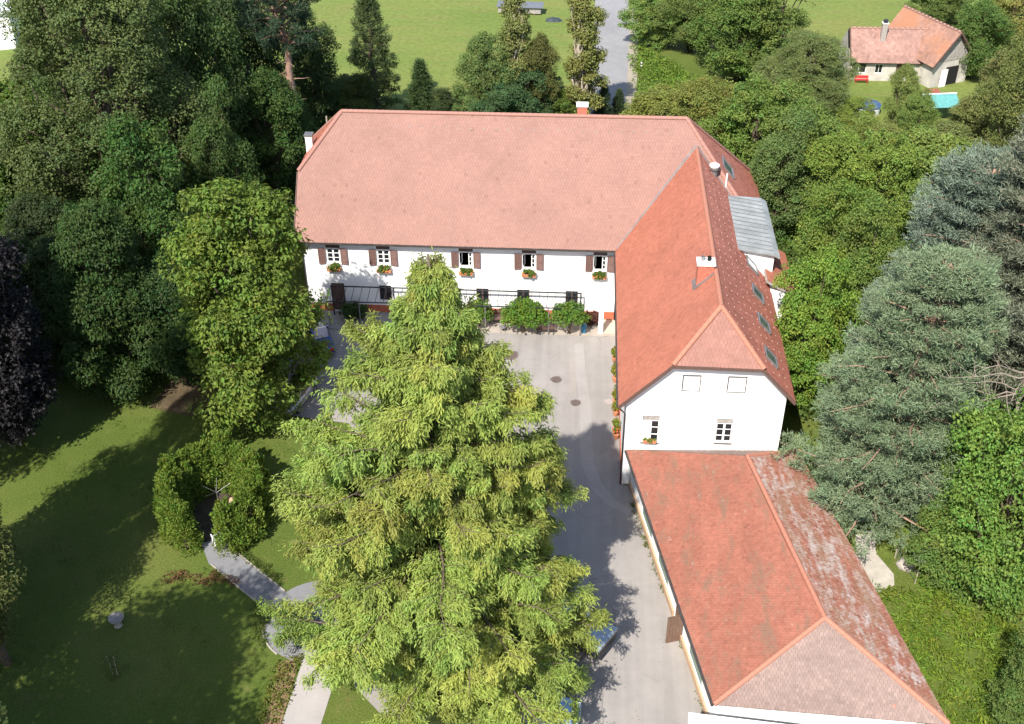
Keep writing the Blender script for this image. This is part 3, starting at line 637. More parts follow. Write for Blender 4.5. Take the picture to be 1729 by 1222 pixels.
# ------------------------------------------------------------------ long garage with mossy roof
gar = thing('garage_building', 'long low garage with mossy red hipped roof beside the courtyard', 'garage')
G_W = [(.70, -19.5, 3.1), (4.82, -39.45, 3.1), (10.67, -35.5, 5.6), (7.95, -22.6, 5.6)]
G_N = [(.70, -19.5, 3.1), (11.75, -19.5, 3.55), (7.95, -22.6, 5.6)]
G_E = [(16.35, -40.35, 3.58), (11.75, -19.5, 3.56), (7.95, -22.6, 5.6), (10.67, -35.5, 5.6)]
G_S = [(4.82, -39.45, 3.1), (16.35, -40.35, 3.58), (10.67, -35.5, 5.6)]
kw = dict(tw=.19, th=.2, jit=.010, lift=.026)
groof = roof_part('garage_roof', [(G_W, M['tile_garage_w'], kw), (G_N, M['tile_garage_s'], kw), (G_E, M['tile_garage_e'], kw), (G_S, M['tile_garage_s'], kw)], gar, M['wood_dark'])
RG = ridge_mesh(M['ridge_w'], .13, .44)
A_, B_ = (7.95, -22.6, 5.6), (10.67, -35.5, 5.6)
ridge_line(A_, B_, RG, groof, .40); ridge_line(B_, (4.82, -39.45, 3.15), RG, groof, .40); ridge_line(B_, (16.3, -40.3, 3.62), RG, groof, .40); ridge_line(A_, (11.75, -19.55, 3.6), RG, groof, .40)
mb = MB(); mb.bar((.62, -19.5, 3.02), (4.74, -39.45, 3.02), .14, .12); mb.obj('gutter', M['gutter'], groof)
gu = Vector((4.12, -19.95, 0)).normalized(); gn = Vector((gu.y, -gu.x, 0)); g0 = Vector((1.1, -19.6, 0)); gl = 19.3   # gn points west
if gn.x > 0: gn = -gn
mb = MB()
ops = [(3.2, 5.8, .55, 2.4), (7.4, 9.8, .55, 2.4), (11.6, 13.3, .05, 2.3), (14.6, 17.2, .55, 2.4)]
wall(mb, g0, gu, gl, 3.0, ops, gn, .15)
e = g0+gu*gl
mb.add([e, e+Vector((10.2, -.8, 0)), e+Vector((10.2, -.8, 3.2)), e+Vector((0, 0, 3.2))], [(0, 1, 2, 3)])
mb.add([(11.3, -19.8, 0), (15.6, -39.4, 0), (15.6, -39.4, 3.6), (11.3, -19.8, 3.6)], [(0, 1, 2, 3)])
mb.obj('wall', M['plaster'], gar)
def gbox(name, s0, s1, z0, z1, d0, d1, mat):
    mb = MB(); P = lambda s, z, d: g0+gu*s+gn*d+Vector((0, 0, z))
    mb.add([P(s0, z0, d0), P(s1, z0, d0), P(s1, z0, d1), P(s0, z0, d1), P(s0, z1, d0), P(s1, z1, d0), P(s1, z1, d1), P(s0, z1, d1)],
           [(0, 3, 2, 1), (4, 5, 6, 7), (0, 1, 5, 4), (1, 2, 6, 5), (2, 3, 7, 6), (3, 0, 4, 7)]); return mb.obj(name, M[mat], gar)
gbox('plinth', 0.0, 11.55, 0, .5, -.02, .12, 'peach'); gbox('plinth', 13.35, gl, 0, .5, -.02, .12, 'peach')
for s0, s1 in ((3.2, 5.8), (7.4, 9.8), (14.6, 17.2)):
    d = gbox('window', s0, s1, .55, 2.4, -.13, -.06, 'green_door')
    for k in range(3): a = s0+.1+k*(s1-s0-.1)/3; o = gbox('pane', a, a+(s1-s0-.4)/3, 1.1, 2.25, -.06, -.05, 'glass_green'); o.parent = d
gbox('door', 11.6, 12.45, .06, 2.3, -.14, -.05, 'brown_door'); gbox('notice', 12.0, 12.3, 1.3, 1.75, -.05, -.035, 'plate')
mb = MB(); hp = g0+gu*13.3+gn*.05; q = hp+gn*.95+gu*.1
for k in range(5): a = hp.lerp(q, k/5); b = hp.lerp(q, (k+.94)/5); mb.add([a, b, b+Vector((0, 0, 2.15)), a+Vector((0, 0, 2.15))] + [p+gu*.05 for p in (a, b, b+Vector((0, 0, 2.15)), a+Vector((0, 0, 2.15)))], [(0, 1, 2, 3), (7, 6, 5, 4), (0, 4, 5, 1), (1, 5, 6, 2), (2, 6, 7, 3), (3, 7, 4, 0)])
for v in range(len(mb.v)): mb.v[v] = (mb.v[v][0], mb.v[v][1], mb.v[v][2]+.06)
mb.obj('open_door', M['brown_door'], gar)

# ------------------------------------------------------------------ flat roofed annex at the bottom edge
ann = thing('flat_roof_annex', 'flat roofed annex with white metal coping and gravel at the bottom edge', 'building', (3.4, -40.45, 0), -.085)
mb = MB(); mb.box((.15, -6, 0), (9.5, -.15, 3.45)); mb.obj('wall', M['plaster'], ann)
mb = MB(); mb.box((.35, -5.8, 3.452), (9.3, -.35, 3.50)); mb.obj('gravel_bed', M['gravel'], ann)
mb = MB(); mb.box((0, -6.2, 3.455), (.5, 0, 3.70)); mb.box((.502, -.5, 3.455), (9.6, 0, 3.69)); mb.box((9.1, -6.2, 3.455), (9.602, -.502, 3.69)); mb.obj('coping', M['white_sheet'], ann, bevel=.02)
for x in (2.4, 4.8, 7.2): mb = MB(); mb.box((x-.02, -.505, 3.69), (x+.02, .004, 3.70)); mb.obj('coping_joint', M['zinc'], ann)

# ------------------------------------------------------------------ old farmhouse and barn
fh = thing('farmhouse', 'old farmhouse with weathered red tiled roof and stone walls at the upper right', 'house')
mb = MB(); wall(mb, (27.6, 52.7, 0), (1, 0, 0), 8.2, 2.5, [(.5, 2.2, .9, 2.1), (3.2, 4.1, .9, 2.0), (5.6, 6.6, .1, 2.1)], (0, -1, 0))
mb.add([(27.6, 52.7, 0), (27.6, 58.2, 0), (27.6, 58.2, 2.5), (27.6, 55.45, 5.1), (27.6, 52.7, 2.5)], [(0, 4, 3, 2, 1)])
mb.add([(27.6, 58.2, 0), (36, 58.2, 0), (36, 58.2, 2.5), (27.6, 58.2, 2.5)], [(0, 3, 2, 1)]); mb.obj('wall', M['plaster_old'], fh)
F_S = [(27.9, 52.2, 2.35), (36.4, 52.2, 2.35), (36.4, 55.45, 5.3), (27.9, 55.45, 5.3)]; F_N = [(36.4, 58.7, 2.35), (27.9, 58.7, 2.35), (27.9, 55.45, 5.3), (36.4, 55.45, 5.3)]
fr = roof_part('roof', [(F_S, M['tile_farm'], dict(tw=.3, th=.33)), (F_N, M['tile_farm'], dict(tw=.3, th=.33))], fh, M['wood_dark'])
RF = ridge_mesh(M['ridge_f']); ridge_line((27.9, 55.45, 5.3), (36.4, 55.45, 5.3), RF, fr, .6)
mb = MB(); mb.bar((27.8, 52.2, 2.3), (27.8, 55.45, 5.25), .1, .22); mb.bar((27.8, 58.7, 2.3), (27.8, 55.45, 5.25), .1, .22); mb.obj('verge_board', M['wood_dark'], fr)
c = chimney(fh, 31.2, 31.8, 54.2, 54.8, 3.6, 6.2, .1, .06, body='stone'); mb = MB(); mb.lathe([(.28, 0), (.28, .3), (.1, .42)], (31.5, 54.5, 6.3), 10); mb.obj('cowl', M['steel_dark'], c)
for a, b, z0, z1 in ((28.1, 29.8, .9, 2.1), (30.8, 31.7, .9, 2.0)):
    mb = MB(); sash(mb, a, b, z0, z1, 52.78, 2, 1); wn = mb.obj('window', M['frame_white'], fh); pane(wn, a+.05, b-.05, z0+.05, z1-.05, 52.82)
mb = MB(); mb.box((33.2, 52.8, .1), (34.2, 52.88, 2.1)); mb.obj('door', M['wood_dark'], fh)
bn = thing('barn', 'barn with patched tiled roof and grey board gable joined to the old farmhouse', 'barn', (39.1, 51.9, 0), math.atan2(2.5, 4.9))
mb = MB(); mb.add([(-2.6, 0, 0), (2.6, 0, 0), (2.6, 0, 3.0), (-2.6, 0, 3.0)], [(0, 1, 2, 3)]); mb.add([(-2.6, 0, 0), (-2.6, 9, 0), (-2.6, 9, 3), (-2.6, 0, 3)], [(0, 3, 2, 1)])
mb.add([(2.6, 0, 0), (2.6, 9, 0), (2.6, 9, 3), (2.6, 0, 3)], [(0, 1, 2, 3)]); mb.add([(-2.6, 9, 0), (2.6, 9, 0), (2.6, 9, 3), (0, 9, 6.2), (-2.6, 9, 3)], [(0, 4, 3, 2, 1)]); mb.obj('wall', M['plaster_old'], bn)
for k in range(21):
    x0 = -2.6+k*.248; x1 = x0+.235; h = lambda x: 6.2-abs(x)*3.2/2.6
    mb = MB(); pts = [(x0, 3.0), (x1, 3.0), (x1, max(3.02, h(x1))), (x0, max(3.02, h(x0)))]; mb.add([(x, -.05, z) for x, z in pts]+[(x, .02, z) for x, z in pts], [(0, 1, 2, 3), (0, 4, 5, 1), (1, 5, 6, 2), (2, 6, 7, 3), (3, 7, 4, 0)]); mb.obj('board', M['boards'], bn)
mb = MB(); mb.box((-.15, -.06, 5.2), (.15, -.052, 5.5)); mb.obj('vent_hole', M['dark_in'], bn)  # flat panel; the darkness of the opening is its near-black colour
mb = MB(); mb.box((-.6, -.05, .05), (1.2, .0, 2.2)); mb.obj('door', M['dark_in'], bn); mb = MB(); mb.box((-1.5, -.35, .05), (-.6, -.29, 2.1)); mb.obj('open_door', M['frame_white'], bn)  # first panel is the open doorway, inside darkness painted near-black
b1 = [(-3.1, -.5, 2.75), (-3.1, 9.4, 2.75), (0, 9.4, 6.35), (0, -.5, 6.35)]; b2 = [(3.1, 9.4, 2.75), (3.1, -.5, 2.75), (0, -.5, 6.35), (0, 9.4, 6.35)]
br = roof_part('roof', [(b1, M['tile_farm2'], dict(tw=.3, th=.33)), (b2, M['tile_farm'], dict(tw=.3, th=.33))], bn, M['wood_dark']); ridge_line((0, -.5, 6.35), (0, 9.4, 6.35), RF, br, .6)
mb = MB(); mb.bar((-3.1, -.55, 2.7), (0, -.55, 6.3), .1, .2); mb.bar((3.1, -.55, 2.7), (0, -.55, 6.3), .1, .2); mb.obj('verge_board', M['wood_dark'], br)
# white house in the top left corner
wh = thing('far_house', 'white house with flat pale roof glimpsed in the top left corner', 'house', (-81, 59.5, 0), .35)
mb = MB(); mb.box((-6, -4, 0), (6, 4, 4.6)); mb.obj('wall', M['plaster'], wh); mb = MB(); mb.box((-6.4, -4.4, 4.602), (6.4, 4.4, 4.9)); mb.obj('roof', M['white_sheet'], wh)
for x in (-3.5, 0, 3.5): mb = MB(); mb.box((x-.6, -4.06, 1.6), (x+.6, -3.99, 3.0)); wn = mb.obj('window', M['frame_white'], wh); mb = MB(); mb.box((x-.5, -4.075, 1.7), (x+.5, -4.062, 2.9)); mb.obj('pane', M['glass'], wn)
# ------------------------------------------------------------------ plants
def unit(a): return a/np.maximum(np.linalg.norm(a, axis=-1, keepdims=True), 1e-9)
def leaf_mesh(name, pos, axis, nrm, L, W, tint, hue, mat):
    """folded rhombic leaves; pos is the stalk end"""
    axis = unit(axis); side = unit(np.cross(axis, nrm)); nrm = np.cross(side, axis); N = len(pos)
    L = np.broadcast_to(np.asarray(L, float), (N,))[:, None]; W = np.broadcast_to(np.asarray(W, float), (N,))[:, None]
    mid = pos+axis*L*.48; V = np.stack([pos, mid+side*W*.5+nrm*W*.15, pos+axis*L-nrm*L*.06, mid-side*W*.5+nrm*W*.15], 1).reshape(-1, 3)
    Q = np.arange(4*N).reshape(N, 4)
    return np_mesh(name, V, Q, mat, {'tint': np.clip(tint, 0, 1), 'hue': np.clip(hue, 0, 1)})
def clump_leaves(rng, C, r, out, n, L, W, flat=.75, droop=.25, spread=.7):
    """n leaves round each clump centre, most of them on its outer, upper side"""
    k = len(C); o = rng.normal(size=(k, n, 3)); o = unit(o)*rng.uniform(.45, 1, (k, n, 1))**.5
    o = o+out[:, None]*.25; o[..., 2] *= flat
    pos = C[:, None]+o*r[:, None, None]
    nr = unit(o*.7+rng.normal(size=o.shape)*spread*.6+np.array([0, 0, .55]))
    ax = unit(np.cross(nr, rng.normal(size=o.shape))+o*.6+np.array([0, 0, -droop]))
    s = rng.uniform(.7, 1.25, (k, n))
    ct = rng.normal(.5, .16, (k, 1)); ch = rng.normal(.5, .22, (k, 1))
    return (pos.reshape(-1, 3), ax.reshape(-1, 3), nr.reshape(-1, 3), (s*L).ravel(), (s*W).ravel(),
            (ct+rng.normal(0, .14, (k, n))).ravel(), (ch+rng.normal(0, .12, (k, n))).ravel())
def limb_path(rng, a, b, n=5, wob=.12, sag=0.0):
    a = np.array(a, float); b = np.array(b, float); L = np.linalg.norm(b-a); t = np.linspace(0, 1, n)[:, None]
    p = a+(b-a)*t; p[1:-1] += rng.normal(0, wob*L*.25, (n-2, 3)); p[:, 2] -= sag*L*np.sin(np.pi*t[:, 0]); return p
def broadleaf(seed, H, R, base=.05, lobes=26, cl=34, n=54, L=.19, W=.13, cr=(.34, .78), shape=.5, bark='bark', loose=1.0, trunk_r=.026, top=1.0, droop=.25):
    """trunk with limbs to every lobe; leaf clumps over the lobes' outer faces, uneven in size and reach"""
    rng = np.random.default_rng(seed); zc0 = H*base; C0 = np.array([0, 0, zc0+(H-zc0)*shape]); ez = (H-zc0)/2
    Lc, Lr, Lz = [], [], []
    for i in range(lobes):
        t = (i+.5)/lobes; z = 1-2*t; a = i*2.39996+rng.uniform(-.7, .7); rr = math.sqrt(max(0, 1-z*z))**.8
        if z > 0: rr *= 1-.28*top*z
        k = rng.uniform(.48, .92); r = R*rng.uniform(.20, .40)
        Lc.append([rr*math.cos(a)*R*k, rr*math.sin(a)*R*k, C0[2]+z*ez*(.80 if z > 0 else .80)+rng.normal(0, .04*H)]); Lr.append(r); Lz.append(rng.uniform(.75, 1.25))
    wob = rng.uniform(0, 6.28, 4)
    for q in Lc:   # a lopsided outline: lean, bulges and a notched top
        th = math.atan2(q[1], q[0]); g = 1+.18*math.sin(2*th+wob[0]+q[2]*3/H)+.15*math.sin(3*th+wob[1]-q[2]*4/H); q[0] *= g; q[1] *= g
        q[0] += R*.16*math.sin(wob[2]+q[2]*3/H); q[1] += R*.16*math.sin(wob[3]+q[2]*3/H); q[2] += H*.05*math.sin(2*th+wob[3])*(q[2] > C0[2])
    for i in range(4): Lc.append([rng.normal(0, R*.18), rng.normal(0, R*.18), C0[2]+ez*rng.uniform(-.2, .7)]); Lr.append(R*.45); Lz.append(1.2)
    Lc, Lr, Lz = np.array(Lc), np.array(Lr), np.array(Lz); ck, crr, co = [], [], []
    for c, r, zf in zip(Lc, Lr, Lz):
        m = max(8, int(cl*(r/(R*.32))**1.6)); d = unit(rng.normal(size=(m, 3))); oc = unit(c-C0); d = unit(d+oc*.5+np.array([0, 0, .22]))
        reach = rng.uniform(.65, 1.12, (m, 1)); reach[rng.random((m, 1)) < .10] *= 1.25
        p = c+d*np.array([1, 1, zf])*r*reach
        ins = (np.linalg.norm((p[:, None]-Lc[None])/Lr[None, :, None], axis=2) < .66).any(1)
        keep = ~ins & (p[:, 2] > .1); ck.append(p[keep]); co.append(d[keep]); crr.append(rng.uniform(*cr, keep.sum())*rng.choice([.7, 1, 1, 1.2], keep.sum()))
    ck, co, crr = np.concatenate(ck), np.concatenate(co), np.concatenate(crr)
    me = leaf_mesh('crown', *clump_leaves(rng, ck, crr*loose, co, n, L, W, .7, droop), M['leaf'])
    mb = MB(); tr = H*trunk_r; tpp = np.array([rng.uniform(-.3, .3), rng.uniform(-.3, .3), H*.80])
    tp = limb_path(rng, (0, 0, -.3), tpp, 7, .05); mb.tube(tp, list(np.linspace(tr, tr*.2, 7)), 8)
    for c, r in zip(Lc, Lr):
        f = np.clip((c[2]/H)*.6, .08, .8); s = tp[int(f*6)]; q = limb_path(rng, s, c+(c-s)*.15, 5, .14); mb.tube(q, list(np.linspace(tr*.36, tr*.06, 5)), 5)
    return me, mb.mesh('trunk', M[bark], smooth=True), H, R
def needle_tree(seed, H, R, crown0=.15, whorls=16, per=6, tufts=14, blades=14, L=.30, W=.055, prof=1.0, up=.15, bark='bark_pine', droop=.0, tw=.5, trunk_r=.022, round_top=False, mat='needle', stubs=0, vz=.16):
    rng = np.random.default_rng(seed); mb = MB(); tr = H*trunk_r
    tp = np.array([[rng.normal(0, .012*H)*(i > 0), rng.normal(0, .012*H)*(i > 0), -.3+H*i/8] for i in range(9)]); tp[8, 2] -= .06*H; mb.tube(tp, list(np.linspace(tr, tr*.15, 9)), 9)
    def at(z): f = min(max(z/H, 0), .999)*8; i = int(f); return tp[i]+(tp[i+1]-tp[i])*(f-i)
    Ts, Td = [], []
    for w_ in range(whorls):
        f = (w_+.5)/whorls; z = H*(crown0+(1-crown0)*f**.92*.985)
        rad = R*((1-f)**prof if not round_top else math.sqrt(max(.02, 1-(1.9*f-.75)**2)) if f > .4 else (.72+.7*f)); rad = max(rad, R*.07)
        for b in range(per):
            a = 2*math.pi*(b+.37*w_)/per+rng.uniform(-.35, .35); l = rad*rng.uniform(.72, 1.12); s = at(z)
            d = np.array([math.cos(a), math.sin(a), up+.45*f-droop]); e = s+d*l; p = limb_path(rng, s, e, 5, .10, -.05+droop*.2)
            mb.tube(p, list(np.linspace(max(.02, tr*.26*(1-f*.6)), .012, 5)), 5)
            k = max(3, int(tufts*(.35+l/R))); t = rng.uniform(.22, 1.0, k)**.75; c = s+d*l*t[:, None]; sd = np.array([-math.sin(a), math.cos(a), 0])
            off = rng.uniform(-1, 1, k)*tw*(.35+.5*l/R*R*.2)*np.minimum(1, 1.35-t*.6)
            c = c+sd*off[:, None]+np.stack([np.zeros(k), np.zeros(k), rng.normal(0, vz, k)-droop*t*l*.25-(vz < .1)*.35*(np.abs(off)/tw)**2], 1)
            Ts.append(c); Td.append(unit(d*.6+sd*np.sign(off)[:, None]*.5*np.abs(off)[:, None]+np.array([0, 0, .35-droop])))
    C, D = np.concatenate(Ts), np.concatenate(Td); k = len(C)
    o = unit(rng.normal(size=(k, blades, 3))*.8+D[:, None]*1.0+np.array([0, 0, .25-droop*.9])); pos = C[:, None]+rng.normal(0, .13, (k, blades, 3))
    nr = unit(rng.normal(size=o.shape)*.6+np.array([0, 0, 1])); s = rng.uniform(.7, 1.2, (k, blades)); ct = rng.normal(.5, .15, (k, 1)); ch = rng.normal(.5, .2, (k, 1))
    me = leaf_mesh('crown', pos.reshape(-1, 3), o.reshape(-1, 3), nr.reshape(-1, 3), (s*L).ravel(), (s*W).ravel(), (ct+rng.normal(0, .13, (k, blades))).ravel(), (ch+rng.normal(0, .1, (k, blades))).ravel(), M[mat])
    for i in range(stubs):
        z = H*rng.uniform(.30, crown0+.05); a = rng.uniform(0, 6.28); s = at(z); l = rng.uniform(.8, 2.2); e = s+np.array([math.cos(a)*l, math.sin(a)*l, rng.uniform(-.2, .4)]); mb.tube(limb_path(rng, s, e, 4, .15), [.07, .05, .03, .015], 5)
    return me, mb.mesh('trunk', M[bark], smooth=True), H, R

KIND = {}
KIND['maple'] = [broadleaf(21, 12, 3.8), broadleaf(22, 12, 3.9, lobes=32, cl=30), broadleaf(25, 12, 3.8, lobes=20, cl=40, shape=.46)]
KIND['maple2'] = [broadleaf(23, 12, 3.7, L=.25, W=.17, shape=.47), broadleaf(24, 11.5, 3.8, lobes=34, cl=26, L=.20, W=.14, cr=(.35, .7)), broadleaf(26, 12, 3.7, lobes=24, top=1.3)]
KIND['ash'] = [broadleaf(31, 24, 6.2, .06, 64, 50, 58, .21, .13, cr=(.42, .95), top=1.2), broadleaf(32, 18, 4.6, .05, 48, 40, 50, .20, .13, cr=(.38, .85), top=1.2)]
KIND['chestnut'] = [broadleaf(43, 17.5, 5.0, .03, 54, 46, 40, .29, .14, cr=(.36, .80), top=2.3, shape=.42, droop=.6), broadleaf(42, 15, 4.0, .03, 40, 40, 40, .28, .14, cr=(.36, .80), top=1.3, droop=.6)]
KIND['beech'] = [broadleaf(51, 19, 4.4, .05, 44, 36, 40, .26, .18)]
KIND['willow'] = [broadleaf(61, 13, 3.2, .15, 20, 24, 36, .30, .10, loose=1.25)]
KIND['column'] = [broadleaf(71, 15, 1.7, .02, 40, 26, 26, .22, .15, cr=(.30, .5), bark='bark_pale')]
KIND['pine'] = [needle_tree(81, 23, 4.6, .60, 12, 6, 20, 18, .42, .075, .6, .1, trunk_r=.030, round_top=True, tw=.8, stubs=14)]
KIND['larch'] = [needle_tree(82, 15.5, 3.2, .10, 20, 5, 17, 14, .34, .075, .7, .05, 'bark', droop=.15, tw=.7, mat='leaf')]
KIND['spruce'] = [needle_tree(83, 8, 2.1, .03, 18, 7, 14, 12, .30, .07, .85, .0, 'bark', droop=.1, tw=.45)]
KIND['bluepine'] = [needle_tree(84, 22, 5.2, .06, 17, 7, 52, 26, .27, .050, .42, .10, 'bark_pine', tw=1.9, vz=.09), needle_tree(85, 21, 5.2, .05, 16, 8, 48, 26, .27, .050, .38, .06, 'bark_pine', tw=2.0, vz=.09)]
